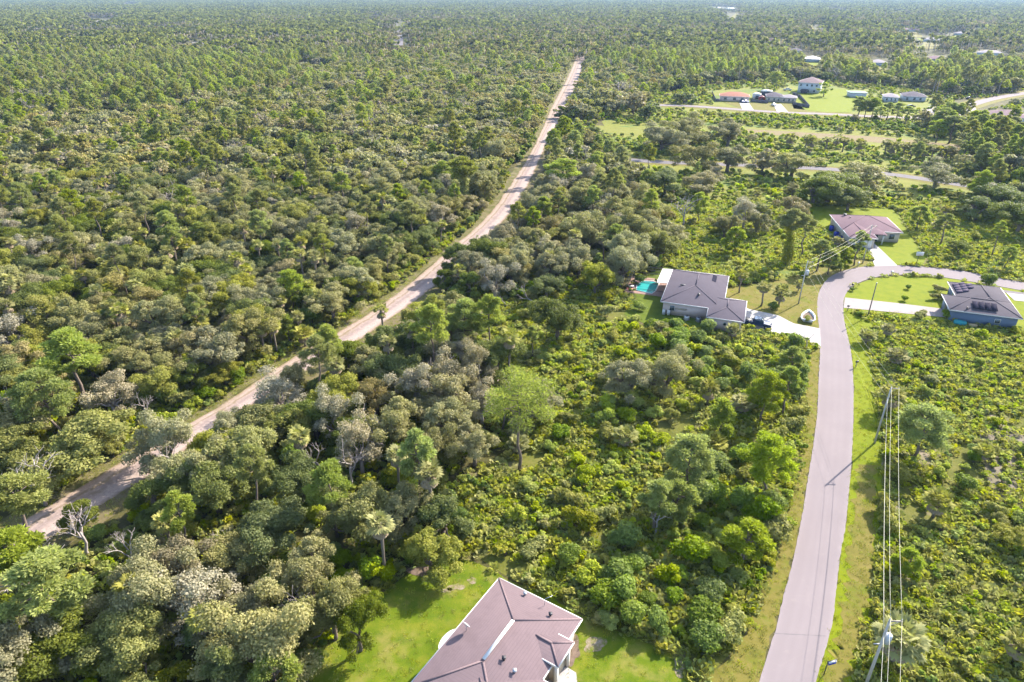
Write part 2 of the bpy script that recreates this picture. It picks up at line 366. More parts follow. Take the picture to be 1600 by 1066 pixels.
sheet('lawn', wobble(GP(LAWN2F), 2, .3, 3), .055, M['lawn_dry'])
sheet('lawn', wobble(GP(LAWN3), 2, .3, 4), .04, M['lawn_lime'])
sheet('lawn', GP(LAWN4), .04, M['lawn_lime'])
# main street
RL = [(1140, 1180), (1186, 1066), (1197, 1030), (1210, 990), (1225, 929), (1239, 875), (1251, 817), (1262, 750), (1269, 706), (1276, 654), (1279, 593), (1281, 543), (1279.5, 512), (1277, 485), (1278, 464), (1284, 448), (1296, 434), (1315, 424.5), (1340, 418.6), (1368, 416), (1401, 415), (1441, 417), (1499, 423), (1550, 432.5), (1600, 442), (1700, 463), (1850, 497)]
RR = [(1255, 1180), (1275, 1066), (1283, 1037), (1291, 1010), (1300, 976), (1306.5, 922), (1312, 875), (1321.7, 817), (1326, 773), (1330, 726), (1332, 690), (1333.5, 640), (1333, 590), (1330, 552), (1324, 524), (1319, 500), (1317.5, 482), (1319, 466), (1325, 454.5), (1340, 443), (1364, 434.5), (1391, 430.5), (1431, 430), (1475, 434), (1533, 443), (1600, 455), (1700, 479), (1850, 515)]
VR = [(1330, 1180), (1335, 1066), (1340, 1035), (1350, 985), (1368, 930), (1374, 850), (1377, 770), (1377, 700), (1372, 650), (1370, 610), (1362, 565), (1354, 540), (1347, 500), (1335, 485)]
RRv = [p for p in RR if p[1] >= 480]
VL = [(1060, 1180), (1092, 1066), (1125, 1040), (1160, 1000), (1180, 950), (1197, 900), (1216, 860), (1235, 780), (1250, 706), (1254, 660), (1258, 600), (1264, 552)]
RLv = [p for p in RL if p[1] >= 540]
strip('grass_verge', GP(RRv), GP(VR), .022, M['lawn_lime'], n=90, rough=.12)
strip('dry_verge', GP([(1275, 1180), (1290, 1066), (1312, 976), (1322, 900), (1330, 817), (1337, 773), (1341, 726)]), GP([(1318, 1180), (1326, 1066), (1350, 976), (1366, 900), (1368, 817), (1370, 773), (1366, 726)]), .034, M['lawn_dry'], n=60, rough=.4, seed=4)
strip('grass_verge', GP(VL), GP(RLv), .022, M['lawn_dry'], n=90, rough=.25, seed=2)
strip('north_verge', GP([(1446, 404), (1500, 410), (1550, 418), (1600, 428), (1700, 448)]), GP([(1441, 418), (1499, 424), (1550, 434), (1600, 443), (1700, 464)]), .05, M['lawn_dry'], n=30)
strip('road', GP(RL), GP(RR), .075, M['asphalt'], n=320, across=14, thick=.075, rough=.03)
# worn joint across the street
strip('road_joint', GP([(1209, 990), (1290, 994)]), GP([(1209, 991), (1290, 995)]), .080, M['asphalt_grey'], n=20, across=1, rough=.015)
# sandy track and its verges
TL = [(-140, 930), (0, 841), (44, 808), (84, 787), (128, 760), (166, 736), (243, 691), (338, 638), (405, 592), (473, 550), (537, 514), (631, 451), (675, 414), (719, 377), (748, 352), (797, 290), (827, 243), (844, 209), (860, 172), (885, 125), (905, 78)]
TR = [(-70, 930), (20, 872), (61, 851), (101, 826), (152, 794), (215, 755), (270, 720), (343, 662), (410, 622), (466, 588), (512, 562), (631, 483), (679, 447), (749, 380), (780, 352), (824, 290), (842, 252), (858, 214), (879, 182), (905, 125), (917, 78)]
def offs(P, d):
    p = np.array(P, float); t = np.gradient(p, axis=0); t /= np.linalg.norm(t, axis=1)[:, None]
    return [tuple(x) for x in p + np.c_[-t[:, 1], t[:, 0]] * d]
TLg, TRg = GP(TL), GP(TR)
strip('track_verge', offs(TLg, 2.9), TLg, .018, gmat('olive verge', [(.35, (.075, .09, .016)), (.5, (.145, .13, .045)), (.65, (.27, .215, .15))], .4), n=160, rough=.25, seed=5)
strip('track_verge', TRg, offs(TRg, -3.2), .018, gmat('bare verge', [(.3, (.09, .09, .02)), (.5, (.16, .13, .06)), (.7, (.24, .19, .125))], .4), n=160, rough=.25, seed=6)
strip('sandy_track', TLg, TRg, .05, M['track'], n=300, across=16, rough=.16, seed=7)
# other roads
def road(name, pts, wid, z, mat, **k):
    g = GP(pts); return strip(name, offs(g, wid / 2), offs(g, -wid / 2), z, mat, n=40, **k)
road('side_road', [(930, 243), (985, 250), (1030, 253.5), (1100, 256), (1200, 260), (1300, 265), (1385, 272), (1450, 281), (1520, 292), (1600, 302), (1700, 318)], 5.4, .08, M['asphalt_grey'])
road('side_verge', [(930, 243), (985, 250), (1030, 253.5), (1100, 256), (1200, 260), (1300, 265), (1385, 272), (1450, 281), (1520, 292), (1600, 302), (1700, 318)], 11, .03, M['lawn_dry'])
road('far_road', [(1000, 164), (1075, 166), (1160, 172), (1220, 176), (1290, 178.5), (1380, 183), (1460, 184), (1500, 170), (1550, 155), (1620, 143)], 6.5, .14, M['asphalt'])
road('far_verge', [(1000, 164), (1075, 166), (1160, 172), (1220, 176), (1290, 178.5), (1380, 183), (1460, 184), (1500, 170), (1550, 155), (1620, 143)], 15, .07, M['lawn_dry'])
strip('canal_berm', GP([(1160, 201), (1235, 205), (1380, 214), (1500, 226)]), GP([(1160, 208), (1235, 213), (1380, 224), (1500, 236)]), .05, M['berm'], n=40, rough=.3)
strip('grass_strip', GP([(930, 196), (1000, 200), (1160, 198), (1235, 202), (1380, 211), (1500, 223)]), GP([(930, 206), (1000, 212), (1160, 202), (1235, 206), (1380, 215), (1500, 227)]), .06, gmat('light grass strip', [(.3, (.15, .16, .02)), (.6, (.21, .21, .035))], .2), n=40)
psheet('grass_lot', [(1230, 140), (1275, 138), (1325, 140), (1340, 160), (1330, 176), (1290, 176), (1240, 170)], .1, M['lawn_lime'])
psheet('grass_lot', [(1130, 160), (1245, 162), (1262, 175), (1160, 170)], .1, M['lawn_dry'])
psheet('grass_lot', [(1540, 190), (1600, 195), (1660, 215), (1600, 215), (1545, 202)], .1, M['lawn_lime'])
road('far_lane', [(621, 72), (622, 58), (623, 46)], 14, .2, M['asphalt_grey'])
road('far_lane', [(1268, 56), (1266, 44), (1280, 12)], 12, .2, M['lawn_dry'])
road('far_lane', [(1140, 32), (1150, 24), (1160, 12)], 14, .2, M['lawn_dry'])
road('far_lane', [(1440, 76), (1452, 70), (1440, 60)], 14, .2, M['lawn_lime'])
road('far_lane', [(1350, 112), (1382, 114), (1398, 117)], 7, .2, M['asphalt'])
for P_ in ([(135, 36), (165, 38), (165, 41), (135, 39)], [(140, 31), (180, 33), (178, 36), (140, 34)], [(198, 8), (212, 9), (212, 12), (198, 11)], [(470, 105), (500, 108), (515, 113), (480, 112)], [(300, 74), (316, 73), (316, 77), (300, 78)], [(300, 66), (318, 67), (318, 69), (300, 68)]):
    psheet('sandy_clearing', P_, .25, M['sand'])
# driveways and small paving
DR2 = [(1156, 478), (1172, 484), (1215, 493), (1240, 506), (1281, 514), (1282.5, 545), (1230, 526), (1165, 513), (1158, 500)]
DR3 = [(1350, 378), (1362, 377), (1378, 392), (1402, 415.5), (1367, 416.5), (1360, 400), (1350, 386)]
DR4 = [(1320, 465.5), (1400, 474), (1477, 483.5), (1484, 497), (1440, 493), (1400, 489), (1318, 481.5)]
def slab(name, pix, z, mat, th=.05):
    g = GP(pix); o = sheet(name, g, z, mat)
    return o
slab('driveway', DR2, .09, M['concrete']); slab('driveway', DR3, .09, M['concrete']); slab('driveway', DR4, .09, M['concrete_pink'])
slab('driveway', [(1572, 458), (1640, 466), (1640, 476), (1585, 470)], .09, M['concrete'])
slab('driveway', [(1530, 449), (1640, 463), (1640, 466), (1572, 458), (1545, 455)], .085, M['asphalt_grey'])
slab('driveway', [(1155, 161), (1170, 161), (1178, 173), (1160, 172)], .2, M['concrete']); slab('driveway', [(1208, 164), (1220, 163), (1232, 176), (1214, 175)], .2, M['concrete'])
slab('patio', [(868, 1048), (884, 1042), (900, 1052), (905, 1090), (850, 1090), (855, 1062)], .09, M['concrete'])
slab('driveway', [(1440, 172), (1455, 165), (1465, 168), (1462, 180), (1450, 183)], .15, M['concrete_pink'])
slab('driveway', [(1497, 168), (1520, 160), (1525, 172), (1505, 182)], .15, M['concrete_pink'])
def blob(name, cx, cy, rx, ry, z, mat, seed):
    r = np.random.default_rng(seed); X, Y = G(cx, cy); ph = r.uniform(0, 6.28, 5); pts = []
    for k in range(36):
        a = k * math.pi / 18; f = 1 + sum(.5 / (q + 1.6) * math.sin((q + 2) * a + ph[q]) for q in range(5)) * .55; pts.append((X + rx * f * math.cos(a), Y + ry * f * math.sin(a)))
    return sheet(name, pts, z, mat)
patchy = gmat('patchy bare soil', [(.42, (.12, .16, .01)), (.5, (.24, .19, .11)), (.6, (.34, .29, .23))], 1.6)
blob('mulch_bed', 893, 1012, .9, 1.9, .045, M['mulch'], 9); blob('sandy_clearing', 930, 1007, 1.2, .9, .05, patchy, 10); blob('sandy_clearing', 712, 918, 1.0, .5, .05, patchy, 11); blob('sandy_clearing', 698, 923, .7, .3, .05, patchy, 13)
blob('sandy_clearing', 660, 893, 1.5, .9, .05, M['mulch'], 12); blob('sandy_clearing', 1065, 1035, 1.0, 1.6, .05, patchy, 14); blob('sandy_clearing', 738, 908, .6, .4, .05, patchy, 15)
for x_, y_, w_ in ((1371, 104, 26), (1462, 98, 30), (1548, 88, 34), (1268, 98, 24), (1205, 68, 22), (1455, 66, 22), (1242, 84, 20), (1423, 50, 26), (1506, 56, 26), (1540, 46, 20)):
    psheet('grass_lot', [(x_ - w_ * .6, y_ - 3), (x_ + w_ * .6, y_ - 3), (x_ + w_ * .7, y_ + 2 + y_ * .13), (x_ - w_ * .5, y_ + 2 + y_ * .14)], .25, M['lawn_dry' if x_ % 2 else 'lawn_lime'])

# ------------------------------------------------------------------ buildings
def frame(O, ang):
    a = math.radians(ang); en = np.array([math.cos(a), math.sin(a)]); ee = np.array([math.sin(a), -math.cos(a)])
    return lambda u, n_, z=0: np.array([*(np.array(O) + ee * u + en * n_), z])
def hip(p, F, u0, n0, W, L, ez, pitch, fas=.22):
    """closed hip roof over the eave rectangle u0..u0+W, n0..n0+L"""
    c = [F(u0, n0, ez), F(u0 + W, n0, ez), F(u0 + W, n0 + L, ez), F(u0, n0 + L, ez)]
    h = min(W, L) / 2; rz = ez + h * pitch
    if L >= W: r1, r2 = F(u0 + W / 2, n0 + h, rz), F(u0 + W / 2, n0 + L - h, rz); T, Q = [(0, 1, 4), (2, 3, 5)], [(1, 2, 5, 4), (3, 0, 4, 5)]
    else: r1, r2 = F(u0 + h, n0 + L / 2, rz), F(u0 + W - h, n0 + L / 2, rz); T, Q = [(3, 0, 4), (1, 2, 5)], [(0, 1, 5, 4), (2, 3, 4, 5)]
    if abs(L - W) < .01: Q = [(1, 2, 4, 4)]; T = [(0, 1, 4), (1, 2, 4), (2, 3, 4), (3, 0, 4)]; Q = []
    p.add(c + [r1, r2], T=T, Q=Q)
    p.add([x - np.array([0, 0, fas]) for x in c], Q=[(3, 2, 1, 0)])
    return c, r1, r2
def bar(p, a, b, w, h, m=0):
    a = np.array(a); b = np.array(b); d = b - a; L = np.linalg.norm(d); d = d / L
    s = np.cross(d, [0, 0, 1]); s /= np.linalg.norm(s); u = np.cross(s, d)
    p.box((a + b) / 2, (L, w, h), axes=[d, s, u], m=m)
def house(label, O, ang, blocks, wallm, roofm, ez=3.0, pitch=.33, inset=.55, wins=(), cat='house', floors=1, ridge=True, base=0.0, caps=True):
    F = frame(O, ang); c0 = F(blocks[0][2] / 2, blocks[0][3] / 2)
    root = empty('house', (float(c0[0]), float(c0[1]), 0), label=label, cat=cat)
    inv = -np.array([c0[0], c0[1], 0])
    def put(p, name, mat): q = PM().merge(p, off=inv); return q.build(name, mat, root)
    roof = None
    for i, (u, n_, W, L, *r) in enumerate(blocks):
        e = ez + (r[0] if r else 0)
        rp = PM(); c, r1, r2 = hip(rp, F, u, n_, W, L, e, pitch)
        ro = put(rp, 'roof', roofm)
        fp = PM()
        for a, b in zip(c, c[1:] + c[:1]): bar(fp, a + [0, 0, -.09], b + [0, 0, -.09], .12, .2)
        put(fp, 'gutter', M['white'])
        if caps:
            cp = PM()
            if np.linalg.norm(r2 - r1) > .1: bar(cp, r1 + [0, 0, .012], r2 + [0, 0, .012], .25, .03)
            for k in range(4):
                e2 = r1 if np.linalg.norm(c[k] - r1) < np.linalg.norm(c[k] - r2) else r2; bar(cp, c[k] + [0, 0, .008], e2 + [0, 0, .008], .2, .03)
            put(cp, 'ridge_cap', roofm)
        wp = PM(); hh = e - .15 - base; m0 = F(u + W / 2, n_ + L / 2)
        wp.box((m0[0], m0[1], base + hh / 2), (L - 2 * inset, W - 2 * inset, hh), rz=math.radians(ang)); put(wp, 'wall', wallm)
    def win(u, n_, side, w=1.2, h=1.1, z=1.6, m=None, name='window'):
        """a framed pane on the wall facing 's','n','e','w' at (u, n_)"""
        f, g = PM(), PM(); a = math.radians(ang); rz = a if side in 'ew' else a - math.pi / 2
        c = F(u, n_, z); ou = F(*{'s': (0, -1), 'n': (0, 1), 'e': (1, 0), 'w': (-1, 0)}[side]) - F(0, 0)
        f.box(c + ou * .02, (w + .16, .10, h + .16), rz=rz); g.box(c + ou * .06, (w, .06, h), rz=rz)
        fo = put(f, name, M['white']); go = put(g, 'pane', m or M['glass']); go.parent = fo
    for x in wins: win(*x[:3], **(x[3] if len(x) > 3 else {}))
    return root, F, put
def vent(put, F, u, n_, z, name='roof_vent', s=.35, m='dark'):
    p = PM(); c = F(u, n_, z); p.tube([c, c + [0, 0, .35]], s * .4, 6); p.box(c + [0, 0, .38], (s * 1.3, s * 1.3, .06)); put(p, name, M[m])

# nearest house, rose brown roof
hA = np.array(G(780, 903, 3)); hB = np.array(G(908, 970, 3)); hL = np.array(G(643, 1066, 3))
ang1 = math.degrees(math.atan2(*(hA - hL)[::-1])); F0 = frame((0, 0), ang1); e_e = F0(1, 0)[:2]; e_n = F0(0, 1)[:2]
W1 = float(np.linalg.norm(hB - hA)); O1 = hA - e_n * 15.8
Cw = (np.array(G(846, 1061, 3)) - O1) @ e_n; en_ = ((np.array(G(895, 1007, 3)) - O1) @ e_n); en2_ = ((np.array(G(869, 1044, 3)) - O1) @ e_n)
root1, F1, put1 = house('large rose brown hipped roof house in the foreground, cut by the bottom photo edge', O1, ang1,
    [(0, 0, W1, 15.8), (2.0, Cw - 9.2, 16, 9.2), (W1 - 4.6, en2_ - .05, 5.3, en_ - en2_ + .1, .35)], M['wall_cream'], M['roof_rose'], pitch=.335, wins=[(15, Cw - .55, 'n', dict(w=1.6)), (W1 - .5, 13.2, 'e', {})])
rz1 = 3 + W1 / 2 * .335
p = PM(); bar(p, F1(W1 / 2, 15.8 - W1 / 2 - .1, rz1 + .1), F1(W1 / 2, W1 / 2 + .1, rz1 + .1), .34, .07); put1(p, 'ridge_vent', M['white'])
for u, n_, m in ((7.6, 13.9, 'dark'), (3.8, 15.1, 'steel'), (6.6, 6.6, 'dark'), (8.0, 6.3, 'steel')):
    e = min(u, W1 - u, 15.8 - n_, n_) * .335 + 3; vent(put1, F1, u, n_, e - .02, s=.3, m=m)
p = PM(); c = F1(6.3, 14.9, 3.3 + .1); p.tube([c, c + [.1, .1, .9], c + np.array([.9, .4, 1.0])], .03, 5); put1(p, 'antenna', M['steel'])
# satellite dish on the west eave and its mast
dc = F1(1.2, 7.9, 3.45); mast = PM(); mast.tube([dc, dc + [0, 0, .7]], .04, 6)
put1(mast, 'dish_mast', M['steel'])
p = PM(); R = .45; d = np.array([.6, .55, .58]); a_ = np.cross(d, [0, 0, 1]); a_ /= np.linalg.norm(a_); b_ = np.cross(d, a_)
V = [dc + [0, 0, .75]] + [dc + np.array([0, 0, .75]) + d * .12 * (k // 12) + (a_ * math.cos(k * math.pi / 6) + b_ * math.sin(k * math.pi / 6)) * R * (.5 if k < 12 else 1) for k in range(24)]
p.add(V, T=[(0, 1 + k, 1 + (k + 1) % 12) for k in range(12)], Q=[(1 + k, 13 + k, 13 + (k + 1) % 12, 1 + (k + 1) % 12) for k in range(12)]); put1(p, 'satellite_dish', M['steel'])
# round awning that bulges past the west eave (a canopy over the lanai)
p = PM(); c = F1(.15, 6.4, 2.97); V = [c] + [F1(.15 - .75 * math.sin(k * math.pi / 10), 6.4 + 1.5 * math.cos(k * math.pi / 10), 2.93) for k in range(11)]
p.add(V, T=[(0, k + 1, k) for k in range(1, 11)]); p.add([v - np.array([0, 0, .18]) for v in V], T=[(0, k, k + 1) for k in range(1, 11)])
p.add([x for v in V[1:] for x in (v, v - np.array([0, 0, .18]))], Q=[(2 * k, 2 * k + 2, 2 * k + 3, 2 * k + 1) for k in range(10)]); put1(p, 'bay_eave', M['white'])
# entrance posts
for u, n_ in ((W1 + .3, en2_ + .4), (W1 + .3, en_ - .4)):
    p = PM(); c = F1(u, n_, 1.55); p.box(c, (.35, .35, 3.1), rz=math.radians(ang1)); put1(p, 'porch_column', M['white'])

# pale house with the pool
O2 = G(1032, 471, 3)
root2, F2, put2 = house('pinkish walled house with purple grey hipped roof, teal pool at its left end', O2, 70.4,
    [(0, 0, 12.7, 19.6), (9.8, -4.6, 7.35, 11.0)], M['wall_pink'], M['roof_grey'],
    wins=[(2.5, .55, 's', dict(w=.9, h=1.0)), (13.5, -4.05, 's', dict(w=.5, h=.6, z=1.8)), (16.6, .9, 'e', dict(w=4.6, h=2.1, z=1.15, m=M['white'], name='garage_door')), (12.15, 14, 'e', dict(w=1.4))])
for u, n_ in ((3.6, 7.5), (7.4, 3.6)):
    p = PM(); e = min(u, n_, 12.7 - u) * .33 + 3; c = F2(u, n_, e + .1); p.box(c, (.35, 1.1, .18), rz=math.radians(70.4 - 90 if n_ < 4 else 70.4)); put2(p, 'roof_vent', M['dark'])
p = PM(); u0 = 9.6; p.add([F2(9.3, 12.5, 4.18), F2(10.2, 12.5, 3.88), F2(10.2, 16.2, 3.88), F2(9.3, 16.2, 4.18)] , Q=[(0, 1, 2, 3)]); p.add([F2(9.3, 12.5, 4.12), F2(10.2, 12.5, 3.82), F2(10.2, 16.2, 3.82), F2(9.3, 16.2, 4.12)], Q=[(3, 2, 1, 0)]); put2(p, 'solar_or_shade_panel', M['solar'])  # flat dark sheet standing in for the shade of the entry recess
for u in (.9, 1.9):   # white meter boxes on the south wall
    p = PM(); p.box(F2(u, .3, .55), (.5, .6, 1.1), rz=math.radians(70.4)); put2(p, 'utility_box', M['white'])
p = PM(); p.box(F2(4.2, .52, 1.7), (.06, 2.6, .45), rz=math.radians(70.4)); put2(p, 'wall_panel', M['wall_tan'])
# lanai roof and pool cage
p = PM(); p.add([F2(-2.4, 10.5, 2.9), F2(0, 10.5, 3.05), F2(0, 19.4, 3.05), F2(-2.4, 19.4, 2.9)], Q=[(0, 1, 2, 3)]); p.add([F2(-2.4, 10.5, 2.78), F2(0, 10.5, 2.93), F2(0, 19.4, 2.93), F2(-2.4, 19.4, 2.78)], Q=[(3, 2, 1, 0)]); put2(p, 'patio_roof', M['white'])
cg = PM()
for n_ in np.linspace(9.5, 19.4, 6):
    for a, b in ((F2(-9, n_, 0), F2(-9, n_, 2.8)), (F2(-9, n_, 2.8), F2(-2.4, n_, 3.0))): cg.tube([a, b], .04, 4)
for z in (1.2, 2.8): cg.tube([F2(-9, 9.5, z), F2(-9, 19.4, z)], .04, 4); cg.tube([F2(-9, 9.5, z), F2(-.4, 9.5, z)], .04, 4); cg.tube([F2(-9, 19.4, z), F2(-.4, 19.4, z)], .04, 4)
put2(cg, 'pool_cage', M['screen'])
sheet('patio', [tuple(F2(u, n_)[:2]) for u, n_ in ((-9.3, 9.3), (.2, 9.3), (.2, 19.6), (-9.3, 19.6))], .08, M['paver'])
r_ = empty('swimming_pool', tuple(F2(-4.5, 13.5)), label='small teal swimming pool on the paved patio of the pale house', cat='pool')
pc = F2(-4.5, 13.5)
pts = [(-6.9, 11.0), (-3.2, 10.2), (-2.6, 12), (-2.6, 16.8), (-4.0, 17.6), (-6.6, 17.0), (-7.3, 14)]
p = PM(); p.add([F2(u, n_, .10) - pc for u, n_ in pts], T=[tuple(t) for t in tessellate_polygon([[Vector(F2(u, n_)) for u, n_ in pts]])]); po = p.build('water', M['pool'], r_)
if po.data.polygons[0].normal.z < 0: po.data.flip_normals()
p = PM(); p.tube([F2(u, n_, .1) - pc for u, n_ in pts + pts[:1]], .14, 5); p.build('coping', M['white'], r_)
for i, (u, n_, col) in enumerate(((-8.2, 10.6, 'red'), (-8.3, 12.4, 'white'), (-7.9, 17.9, 'white'))):
    rr = empty('lounge_chair', tuple(F2(u, n_, .08)), math.radians(20 * i), label=('red', 'pale', 'white')[i] + ' lounge chair ' + ('at the near corner of the pool patio', 'on the pool patio left of the water', 'at the far corner of the pool patio')[i], cat='chair')
    p = PM(); p.box((0, 0, .32), (1.2, .6, .08)); p.build('seat', M[col], rr)
    p = PM(); p.box((-.75, 0, .55), (.5, .6, .07), axes=[(.7, 0, -.7), (0, 1, 0), (.7, 0, .7)]); p.build('backrest', M[col], rr)
    for x in (-.5, .5):
        for y in (-.25, .25): p = PM(); p.box((x, y, .14), (.05, .05, .28)); p.build('leg', M['steel'], rr)
# air conditioners by the south wall
for i, (u, n_) in enumerate(((8.6 - 4, -.6), (3.6, -.7))):
    pass
def ac(loc, rz, label, cat='air conditioner', m='white'):
    r = empty('air_conditioner', loc, rz, label=label, cat=cat)
    p = PM(); p.box((0, 0, .42), (.8, .8, .78)); p.build('casing', M[m], r)
    p = PM(); p.tube([(0, 0, .81), (0, 0, .84)], .32, 12); p.build('fan_grille', M['dark'], r)
    p = PM(); p.box((0, 0, .02), (1, 1, .05)); p.build('base_pad', M['concrete_pink'], r)
ac(tuple(F2(5.8, -.8, .05)), .3, 'white air conditioner on a pad below the middle of the pale house wall')
ac(tuple(F2(8.2, -.7, .05)), .3, 'grey air conditioner in the corner where the garage wing meets the pale house', m='steel')
ac(tuple(F2(9.4, -2.0, .05)), .3, 'dark pump unit against the garage wing of the pale house', cat='pump', m='screen')

# mauve roofed house at the outer side of the bend
O3 = np.array(G(1327, 371, 3)); 
root3, F3, put3 = house('cream house with mauve pink roof beyond the bend in the street', O3, 80,
    [(0, 0, 7.2, 14), (-.2, 6.5, 15.6, 14.5)], M['wall_cream'], M['roof_mauve'], pitch=.31,
    wins=[(13.0, 7.05, 's', dict(w=1.3, h=1.3)), (9.0, 7.05, 's', dict(w=1.0, h=2.0, z=1.1, m=M['dark'])), (3.6, .55, 's', dict(w=4.8, h=2.1, z=1.15, m=M['white'], name='garage_door'))])
for u in (7.3, 9.9): p = PM(); p.box(F3(u, 4.4, 1.4), (.3, .3, 2.8), rz=math.radians(80)); put3(p, 'porch_column', M['white'])
p = PM(); hip(p, F3, 6.0, 3.9, 4.6, 5.2, 3.0, .3); put3(p, 'porch_roof', M['roof_mauve'])
vent(put3, F3, 3.0, 17.5, 3.9, s=.7); vent(put3, F3, 3.6, 14.5, 4.0, s=.3)
for i, n_ in enumerate((14.8, 9.3, 5.6)):
    r = empty('rain_barrel', tuple(F3(-.6, n_, .04)), label='blue plastic barrel by the left wall of the mauve roofed house, ' + ('farthest', 'middle one', 'nearest')[i], cat='barrel', group='blue barrels beside the mauve roofed house')
    p = PM()
    p.tube([(0, 0, 0), (0, 0, .2), (0, 0, .8), (0, 0, 1.3), (0, 0, 1.5)], [.55, .66, .7, .66, .5], 12)
    p.build('tank', M['blue_plastic'], r, smooth=False)
    p = PM()
    p.tube([(0, 0, 1.5), (0, 0, 1.58)], .4, 10)
    p.build('lid', M['dark'], r)

# slate blue house with the solar panels
O4 = np.array(G(1483.6, 484, 3))
root4, F4, put4 = house('slate blue walled house with grey roof carrying solar panels, inside the bend', O4, 70,
    [(0, 0, 12.9, 8.6), (2.6, 0.02, 10.26, 17.0)], M['wall_blue'], M['roof_slate'], pitch=.36,
    wins=[(9.0, .53, 's', dict(w=.9, h=.8)), (2.0, 8.05, 'n', {}), (3.13, 12, 'w', dict(w=1.0, h=1.2)), (.53, 4.3, 'w', dict(w=2.0, h=2.0, z=1.2, m=M['dark'], name='front_door'))])
for k in range(4):   # four dark panels on the south slope
    p = PM(); u = 4.3 + k * 1.12; n0 = 1.0; sl_ = .36
    V = [F4(u, n0, 3 + n0 * sl_ + .22), F4(u + 1.0, n0, 3 + n0 * sl_ + .22), F4(u + 1.0, n0 + 2.1, 3 + (n0 + 2.1) * sl_ + .22), F4(u, n0 + 2.1, 3 + (n0 + 2.1) * sl_ + .22)]
    p.add(V + [v - np.array([0, 0, .07]) for v in V], Q=[(0, 1, 2, 3), (7, 6, 5, 4), (0, 4, 5, 1), (1, 5, 6, 2), (2, 6, 7, 3), (3, 7, 4, 0)]); put4(p, 'solar_or_shade_panel', M['solar'])
for (i, j) in [(i, j) for i in range(4) for j in range(5) if not (i > 1 and j < 1) and not (i == 3 and j < 2)]:   # mauve panels on the west slope of the rear block
    p = PM(); h = 2.6 + .5 + i * 1.05; u = h; n0 = 9.6 - .0 + j * 1.35; z = lambda u: 3 + (u - 2.6) * .36 + .15
    if n0 + 1.3 > 16.6 - (u - 2.6): continue
    V = [F4(u, n0, z(u)), F4(u + 1.0, n0, z(u + 1.0)), F4(u + 1.0, n0 + 1.3, z(u + 1.0)), F4(u, n0 + 1.3, z(u))]
    p.add(V + [v - np.array([0, 0, .08]) for v in V], Q=[(0, 1, 2, 3), (7, 6, 5, 4), (0, 4, 5, 1), (1, 5, 6, 2), (2, 6, 7, 3), (3, 7, 4, 0)]); put4(p, 'solar_or_shade_panel', M['solar_mauve'])
vent(put4, F4, 3.2, .9, 3.3, s=.25)
r = empty('storage_bench', tuple(F4(4.7, -.6, .05)), math.radians(70), label='tan plastic deck box against the blue house wall', cat='storage box')
p = PM(); p.box((0, 0, .3), (.8, 1.4, .6)); p.build('box', M['tan_plastic'], r); p = PM(); p.box((0, 0, .65), (.9, 1.5, .1)); p.build('lid', M['tan_plastic'], r)
r = PM(); r.box((0, 0, .5), (.9, 2.2, 1.0)); r.box((.1, .2, 1.05), (.7, 1.4, .1)); o = r.build('covered_pile', M['teal_plastic']); o.location = tuple(F4(2.4, -.5, .05)); o.rotation_euler = (0, 0, math.radians(70)); props(o, 'teal tarpaulin covered pile against the blue house wall', 'tarpaulin')

# houses farther off
def far_house(label, px, py, wpx, L, ang, wallm, roofm, ez=3.0, extra=(), wins=True, **k):
    X, Y = G(px, py); sc = FPX / (Y * CT + CAMH * ST); W = wpx / sc
    F = frame((X - W / 2 * math.sin(math.radians(ang)), Y + W / 2 * math.cos(math.radians(ang))), ang)
    ws = [(W * f, .55, 's', dict(w=W * .09, h=1.3)) for f in ((.2, .5, .75) if wins else ())]
    return house(label, F(0, 0)[:2], ang, [(0, 0, W, L)] + list(extra), M[wallm], M[roofm], ez=ez, wins=ws, caps=False, **k)
far_house('salmon tiled single storey house on the far road', 1147, 159, 46, 12, 75, 'wall_pink', 'roof_salmon', pitch=.35)
far_house('purple grey roofed house beside the junk yard on the far road', 1209, 160, 26, 13, 72, 'wall_cream', 'roof_grey', ez=3.2, pitch=.38)
far_house('low grey roofed house with fenced yard right of the junk yard', 1232, 161, 24, 10, 72, 'wall_tan', 'roof_pale', pitch=.3)
rt, Ft, putt = far_house('pale two storey house with rose hipped roof on its own lawn', 1262, 146, 34, 17, 62, 'wall_white', 'roof_rose', ez=6.6, pitch=.4)
for u, z, s_ in ((2, 5, 's'), (6, 5, 's'), (9, 5, 's'), (12, 5, 's')):
    p = PM(); c = Ft(u, .5, z); p.box(c, (1.1, .2, 1.2), rz=math.radians(62 - 90)); putt(p, 'window', M['glass'])
for n_ in (4, 9, 13):
    for z in (1.6, 4.9): p = PM(); c = Ft(.5, n_, z); p.box(c, (1.1, .2, 1.2), rz=math.radians(62)); putt(p, 'window', M['glass'])
p = PM(); p.box(Ft(5, -1.2, 1.3), (3.4, 3.8, 2.6), rz=math.radians(62)); putt(p, 'screened_porch', M['screen'])
far_house('pale house half hidden by pines on the far road, left gable bright', 1392, 160, 22, 13, 70, 'wall_white', 'roof_pale')
far_house('blue grey roofed house half hidden by pines right of the pale one', 1428, 159, 34, 15, 70, 'wall_white', 'roof_grey')
far_house('house with pale green metal roof left of the pine clump', 1341, 153, 26, 10, 80, 'wall_white', 'roof_teal', pitch=.15, wins=False)
far_house('purple brown roofed white house behind leaning pines at the right edge', 1572, 193, 62, 16, 68, 'wall_white', 'roof_mauve')
